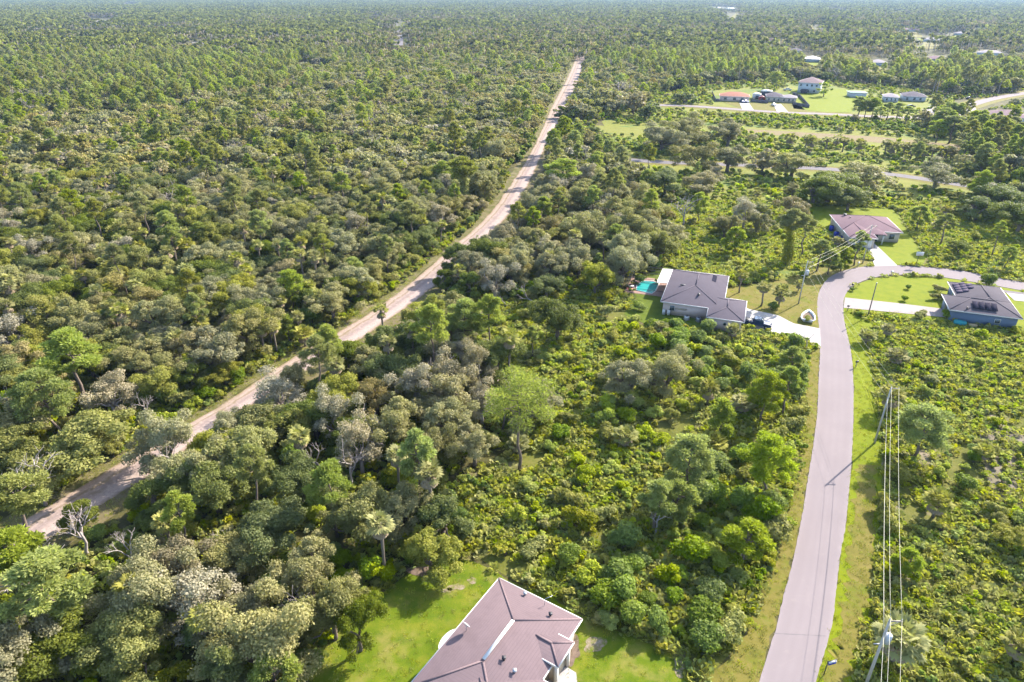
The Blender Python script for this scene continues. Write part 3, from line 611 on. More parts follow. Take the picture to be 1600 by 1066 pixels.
for i, (x, y, wd, wm, rm, lb) in enumerate(((1371, 104, 26, 'wall_white', 'roof_pale', 'grey roofed house deep in the woods above the pale lane'), (1462, 98, 30, 'wall_cream', 'roof_mauve', 'mauve roofed house deep in the woods near the right'),
        (1548, 88, 34, 'wall_white', 'roof_pale', 'wide pale roofed house in the woods close to the right edge'), (1268, 98, 24, 'wall_white', 'white', 'white roofed house in the woods above the two storey house'),
        (1205, 68, 22, 'wall_tan', 'roof_mauve', 'small mauve roofed house in the woods above the salmon house'), (1455, 66, 22, 'wall_white', 'roof_pale', 'blue grey house beside a lime clearing in the far woods'),
        (1242, 84, 20, 'wall_white', 'roof_grey', 'dark roofed house left of the white roof in the woods'), (1423, 50, 26, 'wall_white', 'roof_mauve', 'distant mauve roof left of the lime clearing'),
        (1506, 56, 26, 'wall_white', 'roof_pale', 'distant pale roof right of the lime clearing'), (1310, 20, 16, 'wall_white', 'roof_pale', 'tiny pale house near the horizon right of centre'), (1143, 15, 22, 'wall_white', 'white', 'tiny white house near the horizon above the far lane'),
        (1540, 46, 20, 'wall_white', 'roof_grey', 'distant grey roof near the upper right corner'), (1119, 14, 14, 'wall_white', 'white', 'tiny white roof near the horizon, left of the others'), (306, 74, 16, 'wall_tan', 'roof_pale', 'small pale roof among the pines on the upper left'), (158, 36, 18, 'wall_white', 'white', 'distant white roof near the upper left corner'))):
    far_house(lb, x, y, wd, 14, 68, wm, rm, wins=False, ez=3.2)
# fences of the far yards
def fence(label, pts, h=1.8):
    g = GP(pts); r = empty('fence', (g[0][0], g[0][1], 0), label=label, cat='fence')
    o0 = np.array([g[0][0], g[0][1], 0])
    for a, b in zip(g, g[1:]):
        a = np.array([*a, 0.]); b = np.array([*b, 0.]); n = max(1, int(np.linalg.norm(b - a) / 4.5))
        for i in range(n):
            c = a + (b - a) * i / n - o0; d = a + (b - a) * (i + 1) / n - o0
            p = PM(); bar(p, c + [0, 0, h / 2 + .05], d + [0, 0, h / 2 + .05], .06, h - .1); p.build('panel', M['fence'], r)
            p = PM(); p.box(c + [0, 0, h / 2], (.14, .14, h + .1)); p.build('post', M['fence'], r)
fence('dark fence left of the salmon tiled house', [(1112, 146), (1118, 159), (1124, 159)])
fence('dark fence between the salmon house and the junk yard', [(1172, 160), (1200, 162)])
fence('dark fence enclosing the yard right of the grey roofed house', [(1238, 164), (1264, 169), (1250, 153), (1238, 148)])

# junk yard: sheds and vehicles
def shed(label, px, py, w, l, h, wm, rm):
    X, Y = G(px, py); r = empty('shed', (X, Y, 0), math.radians(-15), label=label, cat='shed')
    p = PM(); p.box((0, 0, h / 2), (w, l, h)); p.build('wall', M[wm], r)
    p = PM(); p.add([(-w / 2 - .2, -l / 2 - .2, h), (w / 2 + .2, -l / 2 - .2, h), (w / 2 + .2, l / 2 + .2, h), (-w / 2 - .2, l / 2 + .2, h), (0, -l / 2 - .2, h + .8), (0, l / 2 + .2, h + .8)], Q=[(0, 4, 5, 3), (1, 2, 5, 4), (0, 3, 2, 1)], T=[(0, 1, 4), (2, 3, 5)]); p.build('roof', M[rm], r)
    p = PM(); p.box((0, -l / 2 - .03, h * .4), (w * .4, .06, h * .8)); p.build('door', M['dark'], r)
shed('white roofed shed at the left of the junk yard', 1182, 154, 5, 6, 2.6, 'wall_white', 'white')
shed('white roofed open shed behind the junk yard', 1197, 150, 7, 5, 3.0, 'screen', 'white')
shed('red shed in the junk yard behind the fence', 1190, 158, 4, 3, 2.2, 'red', 'red')
def wheel(p, x, y, r=.35):
    p.tube([(x, y - .11, r), (x, y + .11, r)], r, 12)
def car(label, loc, rz, paint, kind='sedan', name='parked_car', group=None, parts=True):
    r = empty(name, loc, rz, label=label, cat='pickup truck' if kind == 'pickup' else 'car', group=group)
    L, Wd = (5.6, 1.95) if kind == 'pickup' else (4.6, 1.8)
    prof = {'pickup': [(-2.8, .55), (-2.8, 1.12), (-.95, 1.14), (-.62, 1.82), (.72, 1.84), (1.35, 1.18), (2.55, 1.08), (2.8, .85), (2.8, .5)],
            'sedan': [(-2.3, .35), (-2.3, .85), (-1.75, .98), (-1.1, 1.42), (.35, 1.44), (1.1, .98), (2.1, .82), (2.3, .6), (2.3, .32)]}[kind]
    belt = 1.12 if kind == 'pickup' else .95
    p = PM(); k = len(prof); V = []
    for s_ in (-1, 1):
        for x, z in prof: V.append((x, s_ * Wd / 2 * (.82 if z > belt + .1 else 1), z))
    Q = [(i, i + 1, k + i + 1, k + i) for i in range(k - 1)] + [(k - 1, 0, k, 2 * k - 1)]
    T = []
    for s_ in (0, 1):
        tt = tessellate_polygon([[Vector((x, z, 0)) for x, z in prof]])
        T += [tuple(t_ + s_ * k for t_ in t) for t in tt]
    p.add(V, Q=Q, T=T); b = p.build('body', paint, r)
    md = b.modifiers.new('bevel', 'BEVEL'); md.width = .06; md.segments = 2
    if kind == 'pickup':
        p = PM(); p.box((-1.9, 0, 1.15), (1.6, 1.6, .05)); p.build('truck_bed', M['dark'], r)
        p = PM()
        for s_ in (-1, 1): p.box((-1.9, s_ * .9, 1.17), (1.8, .1, .1))
        p.box((-2.75, 0, 1.17), (.1, 1.9, .1)); p.build('bed_rail', paint, r)
        gl = [((1.05, 0, 1.52), (.06, 1.4, .62), -.72), ((-.82, 0, 1.5), (.05, 1.35, .5), .45)]
        sg = [(.1, 1.5, 1.35, .5)]
    else:
        gl = [((.76, 0, 1.22), (.05, 1.3, .62), -1.0), ((-1.45, 0, 1.21), (.05, 1.3, .55), .95)]
        sg = [(-.35, 1.2, 1.5, .36)]
    for c, s_, t in gl:
        p = PM(); p.box(c, s_, axes=[(math.cos(t), 0, -math.sin(t)), (0, 1, 0), (math.sin(t), 0, math.cos(t))]); p.build('windscreen' if c[0] > 0 else 'rear_window', M['glass'], r)
    for x, z, l, h in sg:
        for s_ in (-1, 1): p = PM(); p.box((x, s_ * Wd / 2 * .86, z), (l, .05, h)); p.build('side_window', M['glass'], r)
    for x in (-L / 2 + .95, L / 2 - .95):
        for y in (-Wd / 2 + .08, Wd / 2 - .08):
            p = PM(); wheel(p, x, y, .39 if kind == 'pickup' else .33); wh = p.build('wheel', M['tyre'], r)
            p = PM(); sg_ = 1 if y > 0 else -1; p.tube([(x, y + sg_ * .1, .36), (x, y + sg_ * .13, .36)], .2, 8); p.build('rim', M['steel'], wh)
    for y in (-.65, .65):
        p = PM(); p.box((L / 2 - .02, y, .82 if kind == 'pickup' else .65), (.06, .3, .15)); p.build('headlight', M['white'], r)
        p = PM(); p.box((-L / 2 + .02, y, .9 if kind == 'pickup' else .75), (.06, .2, .15)); p.build('tail_light', M['red'], r)
    return r
def carpx(label, x, y, rz, paint, kind='sedan', z=.1, **k): X, Y = G(x, y); return car(label, (X, Y, z), math.radians(rz), M[paint], kind, **k)
carpx('dark navy pickup truck parked on the white concrete driveway of the pale house', 1182, 510, -24, 'navy', 'pickup', name='pickup_truck')
carpx('white car parked close behind the pickup truck at the garage', 1165, 516, -24, 'white_car', 'sedan') if False else None
carpx('dark blue car on the driveway of the salmon tiled house', 1160, 161, -85, 'blue_car', z=.2)
carpx('blue car beside another on the salmon house driveway', 1166, 161, -85, 'blue_car', z=.2)
carpx('pale car on the driveway by the junk yard', 1209, 166, -85, 'white_car', z=.2)
carpx('black car at the right end of the pale houses on the far road', 1423, 168, 0, 'black_car', z=.15)
carpx('white truck behind the two storey house', 1230, 142, 0, 'white_car', 'pickup', name='pickup_truck')
carpx('dark car among the trees by the far right lane', 1514, 155, 30, 'black_car')

# ------------------------------------------------------------------ utility poles and wires
def pole(label, X, Y, h, transformer=False, arms=True, thick=.16):
    r = empty('utility_pole', (X, Y, 0), label=label, cat='utility pole', group='wooden utility poles along the street')
    p = PM(); p.tube([(0, 0, 0), (0, 0, h)], [thick, thick * .65], 8); p.build('pole', M['concpole'], r)
    att = {}
    if arms:
        p = PM(); p.box((.55, 0, h - .25), (1.3, .1, .12)); p.build('crossarm', M['woodpole'], r)
        for x, z in ((0, h + .05), (1.1, h - .1), (-.12, h - 1.9)):
            p = PM(); p.tube([(x, 0, z - .1), (x, 0, z + .12)], [.07, .04], 6); p.build('insulator', M['steel'], r)
        p = PM(); p.tube([(0, 0, h - .9), (1.0, 0, h - .3)], .025, 4); p.build('brace', M['steel'], r)
    if transformer:
        p = PM(); p.tube([(.5, .1, h - 3.2), (.5, .1, h - 2.2), (.5, .1, h - 2.1)], [.33, .33, .2], 12); t = p.build('transformer', M['galv'], r)
        p = PM(); p.tube([(.5, .1, h - 2.1), (.5, .1, h - 1.8)], .05, 6); p.build('bushing', M['white'], t)
        p = PM(); p.box((.2, .05, h - 2.6), (.4, .08, .5)); p.build('bracket', M['steel'], r)
        p = PM(); p.box((-.3, 0, h - 3.3), (.8, .08, .08)); p.build('lower_arm', M['steel'], r)
    return r
PA, PB, PC_, PD = G(1391, 968, 10), G(1393, 605, 10), G(1262, 408, 10), G(1363, 352, 10)
pole('utility pole with grey transformer beside the verge at the bottom right', *PA, 10, True)
pole('slim utility pole at the scrub edge, halfway down the right verge', *PB, 10)
pole('utility pole on the lawn between the pale house and the bend', *PC_, 10, True)
pole('utility pole in front of the mauve roofed house', *PD, 10)
PE = G(1356, 494)
r = empty('utility_pole', (PE[0], PE[1], 0), label='thin dark pole at the end of the pinkish driveway', cat='utility pole'); p = PM(); p.tube([(0, 0, 0), (0, 0, 7.4)], [.13, .09], 7); p.build('pole', M['fence'], r); p = PM(); p.tube([(0, 0, 7.4), (0, 0, 7.6)], .12, 7); p.build('cap', M['steel'], r)
PZ = (PA[0] - 20, PA[1] - 38)
def wire(label, a, b, sag=1.0, rad=.035, group='power lines strung between the poles'):
    a = np.array(a, float); b = np.array(b, float); t = np.linspace(0, 1, 14)[:, None]
    pts = a + (b - a) * t; pts[:, 2] -= (4 * sag * t * (1 - t))[:, 0]
    o = PM().tube(pts - a, rad, 4).build('power_line', M['wire']); o.location = a; props(o, label, 'power line', group)
for (P1, P2, n1) in ((PZ, PA, 'leaving the transformer pole for the bottom edge'), (PA, PB, 'from the transformer pole to the slim pole up the verge'), (PB, PC_, 'crossing the street towards the pole on the lawn'), (PC_, PD, 'from the lawn pole to the pole by the mauve roofed house')):
    for dx, z, nm in ((0, 10.1, 'upper'), (1.1, 9.95, 'outer'), (-.12, 8.2, 'lowest')):
        wire(f'{nm} power line {n1}', (P1[0] + dx, P1[1], z), (P2[0] + dx, P2[1], z), sag=.7 if P1 is not PB else .9, rad=.014 if P1 is PB else (.017 if nm != 'lowest' else .024))
# mailboxes, hoop, flag sign
def mailbox(label, px, py, col='dark'):
    X, Y = G(px, py); r = empty('mailbox', (X, Y, .02), math.radians(20), label=label, cat='mailbox', group='mailboxes along the street')
    p = PM(); p.box((0, 0, .55), (.1, .1, 1.1)); p.build('post', M['woodpole'], r)
    p = PM(); p.tube([(-.28, 0, 1.2), (.28, 0, 1.2)], .15, 8); p.box((0, 0, 1.12), (.56, .3, .16)); p.build('box', M[col], r)
    p = PM(); p.box((.1, .17, 1.3), (.05, .02, .2)); p.build('flag', M['red'], r)
mailbox('dark mailbox leaning over the right kerb below the bend', 1337, 574); mailbox('white mailbox on the lime lawn inside the bend', 1392, 431.5, 'white'); mailbox('small pale mailbox on the outer side of the bend', 1340, 417.5, 'white'); mailbox('dark mailbox at the mouth of the pinkish driveway', 1324, 486); mailbox('mailbox on the inner kerb above the pinkish driveway', 1331, 452)
X, Y = G(1431, 415); r = empty('basketball_hoop', (X, Y, .04), math.radians(-100), label='freestanding basketball hoop at the kerb in front of the mauve roofed house', cat='basketball hoop')
p = PM(); p.box((0, 0, .15), (1.0, .7, .3)); p.build('base', M['white'], r); p = PM(); p.tube([(0, 0, .3), (0, 0, 2.6), (.4, 0, 3.0)], .07, 6); p.build('post', M['dark'], r)
p = PM(); p.box((.45, 0, 3.2), (.05, 1.7, 1.0)); p.build('backboard', M['white'], r); p = PM(); p.tube([(.7 + .22 * math.cos(a), .22 * math.sin(a), 2.9) for a in np.linspace(0, 6.283, 13)], .02, 4); p.build('rim', M['red'], r)
X, Y = G(1287, 1055); r = empty('yard_sign', (X, Y, .03), math.radians(15), label='blue and white yard sign hanging from a dark post at the bottom of the street', cat='sign')
p = PM(); p.tube([(0, 0, 0), (0, 0, 2.1)], .05, 6); p.build('post', M['dark'], r); p = PM(); p.tube([(-.1, 0, 2.0), (1.1, 0, 2.0)], .035, 6); p.build('arm', M['dark'], r)
p = PM(); p.box((.55, 0, 1.62), (.9, .05, .3), axes=[(1, 0, 0), (0, .8, -.6), (0, .6, .8)]); p.build('sign_panel', M['blue_plastic'], r); p = PM(); p.box((.55, -.05, 1.84), (.9, .05, .18), axes=[(1, 0, 0), (0, .8, -.6), (0, .6, .8)]); p.build('header_panel', M['white'], r)
# boat planter on the lawn
X, Y = G(1262, 498); r = empty('boat_planter', (X, Y, .05), math.radians(66), label='old white boat hull used as a planter on the dry lawn by the bend', cat='boat')
hull = [(-2.5, -1.25), (-1.6, -1.5), (.3, -1.35), (1.9, -.85), (3.4, 0), (1.9, .85), (.3, 1.35), (-1.6, 1.5), (-2.5, 1.25)]
p = PM(); k = len(hull); V = [(x * .8, y * .6, 0) for x, y in hull] + [(x, y, .75) for x, y in hull] + [(x * .86, y * .84, .75) for x, y in hull] + [(x * .8, y * .75, .35) for x, y in hull]
Q = [(a * k + i, a * k + (i + 1) % k, (a + 1) * k + (i + 1) % k, (a + 1) * k + i) for a in range(3) for i in range(k)]; p.add(V, Q=Q); p.build('hull', M['white'], r)
p = PM(); p.add([(x * .8, y * .75, .4) for x, y in hull], T=[tuple(t) for t in tessellate_polygon([[Vector((x, y, 0)) for x, y in hull]])]); p.build('soil', M['mulch'], r)
BOAT = (X, Y)
# small white statue on the near lawn
X, Y = G(501, 1040); r = empty('lawn_ornament', (X, Y, .03), label='small white heron ornament standing in tree shade on the near lawn', cat='ornament')
p = PM(); p.tube([(-.3, 0, .5), (-.1, 0, .62), (.15, 0, .68), (.25, 0, .95), (.2, 0, 1.2), (.3, 0, 1.25), (.5, 0, 1.2)], [.03, .13, .12, .05, .04, .05, .01], 6); p.build('body', M['white'], r); p = PM(); p.tube([(0, .03, 0), (0, .03, .58)], .015, 4); p.build('leg', M['dark'], r)
# ------------------------------------------------------------------ vegetation prototypes
def leaves(p, rng, puffs, n, size, asp=.8, jit=.6, up=.6, m=0, solid=.72, tint_amp=.5, along=False, hue=.5, squash=.85, shift=0.0):
    c = np.array(puffs, float); w_ = c[:, 3] ** 2; N_ = int(n * 2.2)
    idx = rng.choice(len(c), N_, p=w_ / w_.sum()); d = rng.normal(size=(N_, 3)); d /= np.linalg.norm(d, axis=1)[:, None]
    fl = (d[:, 2] < 0) & (rng.random(N_) < up); d[fl, 2] *= -1
    rad = c[idx, 3] * (rng.random(N_) ** .3) * np.exp(rng.normal(0, .13, N_)); pos = c[idx, :3] + d * rad[:, None] * np.array([1, 1, squash])
    keep = np.ones(N_, bool)
    for j in range(len(c)):
        keep &= ~((idx != j) & (np.linalg.norm((pos - c[j, :3]) / np.array([1, 1, squash]), axis=1) < solid * c[j, 3]))
    idx, d, pos = idx[keep][:n], d[keep][:n], pos[keep][:n]; k = len(pos)
    nr = d + jit * rng.normal(size=(k, 3)) + np.array([0, 0, .25]); nr /= np.linalg.norm(nr, axis=1)[:, None]
    r_ = d + .5 * rng.normal(size=(k, 3)) if along else rng.normal(size=(k, 3))
    if along: t = r_; t /= np.linalg.norm(t, axis=1)[:, None]; b = np.cross(t, rng.normal(size=(k, 3)))
    else: t = np.cross(nr, r_); t /= np.linalg.norm(t, axis=1)[:, None] + 1e-9; b = np.cross(nr, t)
    b /= np.linalg.norm(b, axis=1)[:, None] + 1e-9
    s_ = (size * rng.uniform(.55, 1.3, k) / 2)[:, None]
    V = np.stack([pos + t * s_, pos + b * s_ * asp, pos - t * s_, pos - b * s_ * asp], 1).reshape(-1, 3)
    pt = rng.normal(0, .16, len(c)); tint = np.clip(.5 + shift + pt[idx] + rng.uniform(-.5, .5, k) * tint_amp, 0, 1)
    p.add(V, Q=np.arange(4 * k).reshape(-1, 4), tint=np.repeat(tint, 4), m=m, hue=hue); return p
def bend(a, b, k=5, wob=.15, rng=None):
    a = np.array(a, float); b = np.array(b, float); t = np.linspace(0, 1, k)[:, None]; L = np.linalg.norm(b - a)
    q = a + (b - a) * t; q[1:-1] += rng.normal(0, wob * L * .3, (k - 2, 3)); return q
def oak(seed, R, H, n, size, lm, npuff=30, solid=.62, limbs=7, pale=False, flat=.62, low=.3):
    rng = np.random.default_rng(seed); tr, cr = PM(), PM(); bm = palebark if pale else bark
    puffs = []; zc = H * .52; rzv = H * .42; lobes = []
    nl = max(5, npuff // 4); ex = rng.uniform(.8, 1.0)
    for i in range(nl):
        a = i * 2.399 + rng.uniform(-.5, .5); e = rng.uniform(-low - .35, .95); rr = R * .70 * math.sqrt(max(0, 1 - max(e, 0) ** 2 * .8)) * rng.uniform(.6, 1.05)
        lobes.append((rr * math.cos(a), rr * math.sin(a) * ex, zc + e * rzv * .8)); lr = R * rng.uniform(.26, .40)
        for k in range(7): puffs.append((lobes[-1][0] + rng.normal(0, lr * .7), lobes[-1][1] + rng.normal(0, lr * .7), lobes[-1][2] + rng.normal(0, lr * .42), lr * rng.uniform(.28, .80)))
    for k in range(5): puffs.append((rng.normal(0, R * .22), rng.normal(0, R * .22), zc + rzv * rng.uniform(.3, .75), R * rng.uniform(.2, .3)))
    leaves(cr, rng, puffs, n, size, solid=solid)
    f0 = np.array([rng.normal(0, .2), rng.normal(0, .2), H * .28]); tr.tube(bend((0, 0, 0), f0, 4, .1, rng), np.linspace(.11, .085, 4) * R * .8, 7)
    for i in range(limbs):
        q = puffs[rng.integers(len(puffs))]; tr.tube(bend(f0, (q[0], q[1], q[2]), 5, .2, rng), np.linspace(.07, .015, 5) * R * .7, 5)
    return dict(parts=[('trunk', tr, bm), ('crown', cr, LM[lm])], R=R, H=H)
def pine(seed, R, H, n, size, lm='pine', npuff=14, start=.6, vine=False, lean=0, bark_=None):
    rng = np.random.default_rng(seed); tr, cr = PM(), PM()
    top = np.array([lean * H, 0, H * .97]); ax = bend((0, 0, 0), top, 7, .04, rng); tr.tube(ax, np.linspace(.028 * H ** .5 * 2.2, .04, 7), 7)
    puffs = []
    for i in range(npuff):
        e = start + (1 - start) * ((i + .5) / npuff); a = i * 2.4 + rng.uniform(-.5, .5)
        rr = R * (1 - .55 * ((e - start) / (1 - start)) ** 2) * rng.uniform(.45, .95) * (1 if e > start + .08 else .8)
        base = np.array([np.interp(e * .93, ax[:, 2] / H, ax[:, 0]), np.interp(e * .93, ax[:, 2] / H, ax[:, 1]), e * H * .93])
        q = base + np.array([rr * math.cos(a), rr * math.sin(a), rr * rng.uniform(.1, .35)]); puffs.append((*q, R * rng.uniform(.22, .36)))
        tr.tube(bend(base, q, 4, .15, rng), np.linspace(.09, .025, 4), 4)
    puffs.append((*top, R * .3)); leaves(cr, rng, puffs, n, size, asp=.36, jit=1.0, up=.5, along=True, solid=.5, squash=.7)
    P_ = [('trunk', tr, vinebark if vine else (bark_ or bark)), ('crown', cr, LM[lm])]
    if vine:
        vp = PM(); leaves(vp, rng, [(np.interp(z, ax[:, 2], ax[:, 0]), np.interp(z, ax[:, 2], ax[:, 1]), z, .75 + .35 * rng.random()) for z in np.linspace(.8, H * .72, 14)], n // 2, size * .8, up=.3, solid=.3); P_.append(('climbing_vine', vp, LM['bush_olive']))
    return dict(parts=P_, R=R, H=H)
def fan(p, o, d, rng, L=.9, r=.85, m=0, tint=.5, seg=6, droop=.35, spread=1.9, notch=.82):
    """stalk and folded fan blade"""
    d = np.array(d, float); d /= np.linalg.norm(d); s = np.cross(d, [0, 0, 1.]); s /= np.linalg.norm(s) + 1e-9; u = np.cross(s, d)
    o = np.array(o, float); e = o + d * L; w_ = .025
    p.add([o + s * w_, o - s * w_, e - s * w_, e + s * w_], Q=[(0, 1, 2, 3)], tint=tint, m=m)
    V = [e]; 
    for i in range(seg * 2 + 1):
        a = (i / (seg * 2) - .5) * 2 * spread * .8; rr = r * (1.0 if i % 2 == 0 else notch) * (1 - .12 * abs(a)); f = (.05 if i % 2 else -.05)
        q = e + d * rr * math.cos(a) + s * rr * math.sin(a) + u * (f * r) - np.array([0, 0, droop * r * (abs(math.sin(a)) * .6 + .4)]); V.append(q)
    p.add(V, T=[(0, i, i + 1) for i in range(1, seg * 2 + 1)], tint=tint, m=m)
def palm(seed, H, R=1.9, nf=30, dead=10, lean=.0, seg=6, blade=.42):
    rng = np.random.default_rng(seed); tr, cr, de = PM(), PM(), PM()
    top = np.array([lean * H, rng.normal(0, .1), H - R * .75]); tr.tube(bend((0, 0, 0), top, 6, .03, rng), [.2, .17, .16, .17, .2, .24], 7)
    for i in range(nf):
        e = math.asin(rng.uniform(-.35, .97)); a = i * 2.399; d = (math.cos(a) * math.cos(e), math.sin(a) * math.cos(e), math.sin(e))
        fan(cr, top, d, rng, L=R * rng.uniform(.36, .95 - blade), r=R * blade, tint=float(np.clip(rng.normal(.5, .25), 0, 1)), seg=seg, notch=.6)
    for i in range(dead):
        a = i * 2.399 + 1; d = (math.cos(a) * .55, math.sin(a) * .55, -.8); fan(de, top, d, rng, L=R * .4, r=R * .42, tint=.5, seg=3)
    return dict(parts=[('trunk', tr, palmbark), ('crown', cr, LM['palm']), ('dead_fronds', de, LM['dead'])], R=R, H=H)
def bush(seed, R, H, n, size, lm, npuff=9):
    rng = np.random.default_rng(seed); tr, cr = PM(), PM()
    puffs = [(R * .55 * rng.normal(0, .6), R * .55 * rng.normal(0, .6), H * rng.uniform(.35, .72), R * rng.uniform(.3, .45)) for _ in range(npuff)]
    leaves(cr, rng, puffs, n, size, solid=.65, up=.7)
    for q in puffs[:5]: tr.tube(bend((q[0] * .1, q[1] * .1, 0), q[:3], 4, .15, rng), [.05, .04, .03, .015], 4)
    return dict(parts=[('stems', tr, bark), ('crown', cr, LM[lm])], R=R, H=H)
def clump(seed, nf=15, R=.75, seg=3):
    rng = np.random.default_rng(seed); cr = PM()
    for i in range(nf):
        a = i * 2.399; e = rng.uniform(.25, 1.35); d = (math.cos(a) * math.cos(e), math.sin(a) * math.cos(e), math.sin(e))
        o = np.array([math.cos(a), math.sin(a), 0]) * R * rng.uniform(0, .5)
        fan(cr, o, d, rng, L=R * rng.uniform(.6, 1.1), r=R * rng.uniform(.45, .6), tint=float(rng.uniform(0, 1)), seg=seg, droop=.2)
    return dict(parts=[('fronds', cr, LM['palmetto'])], R=R * 1.4, H=R * 1.4)
def bare(seed, H, spread=.55, lean=0., levels=3, nb=4, fine=0):
    rng = np.random.default_rng(seed); tr, br = PM(), PM()
    def grow(o, d, L, r, lv):
        e = o + d * L; pts = bend(o, e, 5, .12, rng); (tr if lv == levels else br).tube(pts, np.linspace(r, r * .55, 5), 6 if lv == levels else 4)
        if lv == 0: return
        for k in range(nb if lv == levels else 3):
            f = rng.uniform(.55, 1.0); b = np.array([np.interp(f, np.linspace(0, 1, 5), pts[:, j]) for j in range(3)])
            a = k * 2.4 + rng.uniform(-.6, .6); q = d + spread * 1.5 * np.array([math.cos(a), math.sin(a), rng.uniform(-.1, .5)]); q /= np.linalg.norm(q)
            grow(b, q, L * rng.uniform(.5, .72), r * .5, lv - 1)
    d = np.array([lean, 0, 1.]); d /= np.linalg.norm(d); grow(np.zeros(3), d, H * .5, .028 * H, levels)
    return dict(parts=[('trunk', tr, palebark), ('branches', br, palebark)], R=H * .35, H=H)

SHAPES = {
 'oak_tree': [('deep green spreading oak', oak(1, 4.6, 8.6, 19237, .245, 'oak_deep')), ('olive green oak', oak(2, 4.3, 8.2, 17955, .245, 'oak_olive')),
              ('grey green mossy oak', oak(3, 4.8, 9.0, 16672, .245, 'oak_grey', npuff=30, solid=.62)), ('thin pale mossy oak', oak(4, 4.2, 8.8, 9234, .245, 'oak_pale', npuff=24, solid=.5, limbs=16, pale=True)),
              ('brownish olive oak', oak(5, 4.4, 8.4, 14107, .245, 'oak_brown', npuff=28, solid=.6, limbs=9)), ('dense low green oak', oak(6, 4.0, 7.0, 16672, .245, 'oak_olive', low=.6)),
              ('dark green round oak', oak(7, 3.8, 7.6, 16672, .245, 'oak_deep', npuff=20, low=.5)), ('broad grey green oak', oak(8, 5.4, 9.0, 21802, .245, 'oak_grey', npuff=36, solid=.66))],
 'pine_tree': [('tall round crowned pine', pine(11, 3.1, 13.5, 10710, .36, npuff=16, start=.62)), ('slim open pine', pine(12, 2.3, 11.5, 7650, .36, npuff=13, start=.55)),
               ('full bright green pine', pine(13, 3.4, 10.5, 13260, .36, npuff=20, start=.42)), ('tall dull pine', pine(14, 2.8, 15.0, 8670, .36, 'pine_dull', npuff=13, start=.68)),
               ('vine wrapped pine', pine(15, 2.9, 15.0, 11730, .36, 'pine_dull', npuff=14, start=.7, vine=True)), ('young bushy pine', pine(16, 2.3, 6.5, 9180, .36, npuff=16, start=.22)), ('airy light green pine', pine(17, 5.4, 15.0, 8200, .34, 'pine_light', npuff=17, start=.64))],
 'palm_tree': [('round headed cabbage palm', palm(21, 6.5, nf=44)), ('tall cabbage palm', palm(22, 8.5, 1.9, 40, 12)), ('short cabbage palm', palm(23, 4.2, 2.1, 84, 8, blade=.31)), ('leaning cabbage palm', palm(24, 7.0, 1.8, 38, 8, lean=.12))],
 'shrub': [('deep green leafy shrub', bush(31, 2.0, 2.9, 2660, .26, 'bush_deep')), ('bright green leafy shrub', bush(32, 1.7, 2.4, 2100, .26, 'bush_bright')), ('olive green shrub', bush(33, 1.8, 2.6, 2240, .26, 'bush_olive')),
           ('high thicket', bush(34, 2.1, 3.8, 3080, .26, 'bush_deep', 12)), ('yellow green low shrub', bush(35, 1.5, 1.9, 1819, .26, 'bush_bright')), ('dull olive round shrub', bush(36, 2.2, 3.2, 2660, .26, 'oak_olive'))],
 'bare_tree': [('bare pale grey tree', bare(41, 9)), ('leaning bare dead tree', bare(42, 8, lean=.5)), ('small bare dead tree', bare(43, 5, nb=3)), ('many branched bare tree', bare(44, 12, .7, nb=6))],
}
CLUMPS = [clump(51, 22, .6), clump(52, 20, .7), clump(53, 24, .5), clump(54, 18, .65)]
LOW = {
 'oak_tree': [oak(61, 4.6, 8.6, 1350, .85, 'oak_deep', limbs=2), oak(62, 4.3, 8.2, 1260, .85, 'oak_olive', limbs=2), oak(63, 4.8, 9, 1350, .85, 'oak_grey', limbs=3, solid=.6), oak(64, 4.2, 8.8, 756, .85, 'oak_pale', limbs=7, pale=True, solid=.5),
              oak(65, 4.4, 8.4, 1170, .85, 'oak_brown', limbs=4, solid=.6), oak(66, 4, 7, 1170, .85, 'oak_olive', low=.6, limbs=1), oak(67, 3.8, 7.6, 1170, .85, 'oak_deep', low=.5, limbs=1), oak(68, 5.4, 9, 1620, .85, 'oak_grey', limbs=3, npuff=34)],
 'pine_tree': [pine(71, 3.1, 13.5, 520, 1.2, npuff=13, start=.62), pine(72, 2.4, 11.5, 420, 1.1, npuff=12, start=.55), pine(73, 3.4, 10.5, 620, 1.25, npuff=14, start=.42), pine(74, 2.8, 15, 460, 1.2, 'pine_dull', npuff=12, start=.68, bark_=palebark), pine(75, 2.8, 15, 460, 1.2, 'pine_dull', npuff=12, start=.66, bark_=palebark), pine(76, 2.4, 7, 460, 1.0, npuff=10, start=.22), pine(77, 5.4, 15, 900, 1.0, 'pine_light', npuff=20, start=.68)],
 'palm_tree': [palm(81, 6.5, 1.9, 16, 4, seg=2), palm(82, 8.5, 1.9, 16, 5, seg=2), palm(83, 4.2, 2.1, 18, 4, seg=2), palm(84, 7, 1.8, 16, 4, seg=2)],
 'shrub': [bush(91, 2, 2.9, 220, .9, 'bush_deep', 6), bush(92, 1.7, 2.4, 200, .85, 'bush_bright', 6), bush(93, 1.8, 2.6, 200, .85, 'bush_olive', 6), bush(94, 2.1, 3.8, 260, .9, 'bush_deep', 7), bush(95, 1.5, 1.9, 180, .8, 'bush_bright', 5), bush(96, 2.2, 3.2, 220, .9, 'oak_olive', 6)],
 'bare_tree': [bare(41, 9, levels=2), bare(42, 8, lean=.5, levels=2), bare(43, 5, nb=3, levels=2), bare(44, 12, .7, nb=6, levels=2)],
}
def joined(sp, name):
    p = PM(); mats = []
    for i, (nm, q, mt) in enumerate(sp['parts']): p.merge(q, m=i); mats.append(mt)
    return p.mesh(name, mats)
PARTMESH = {}
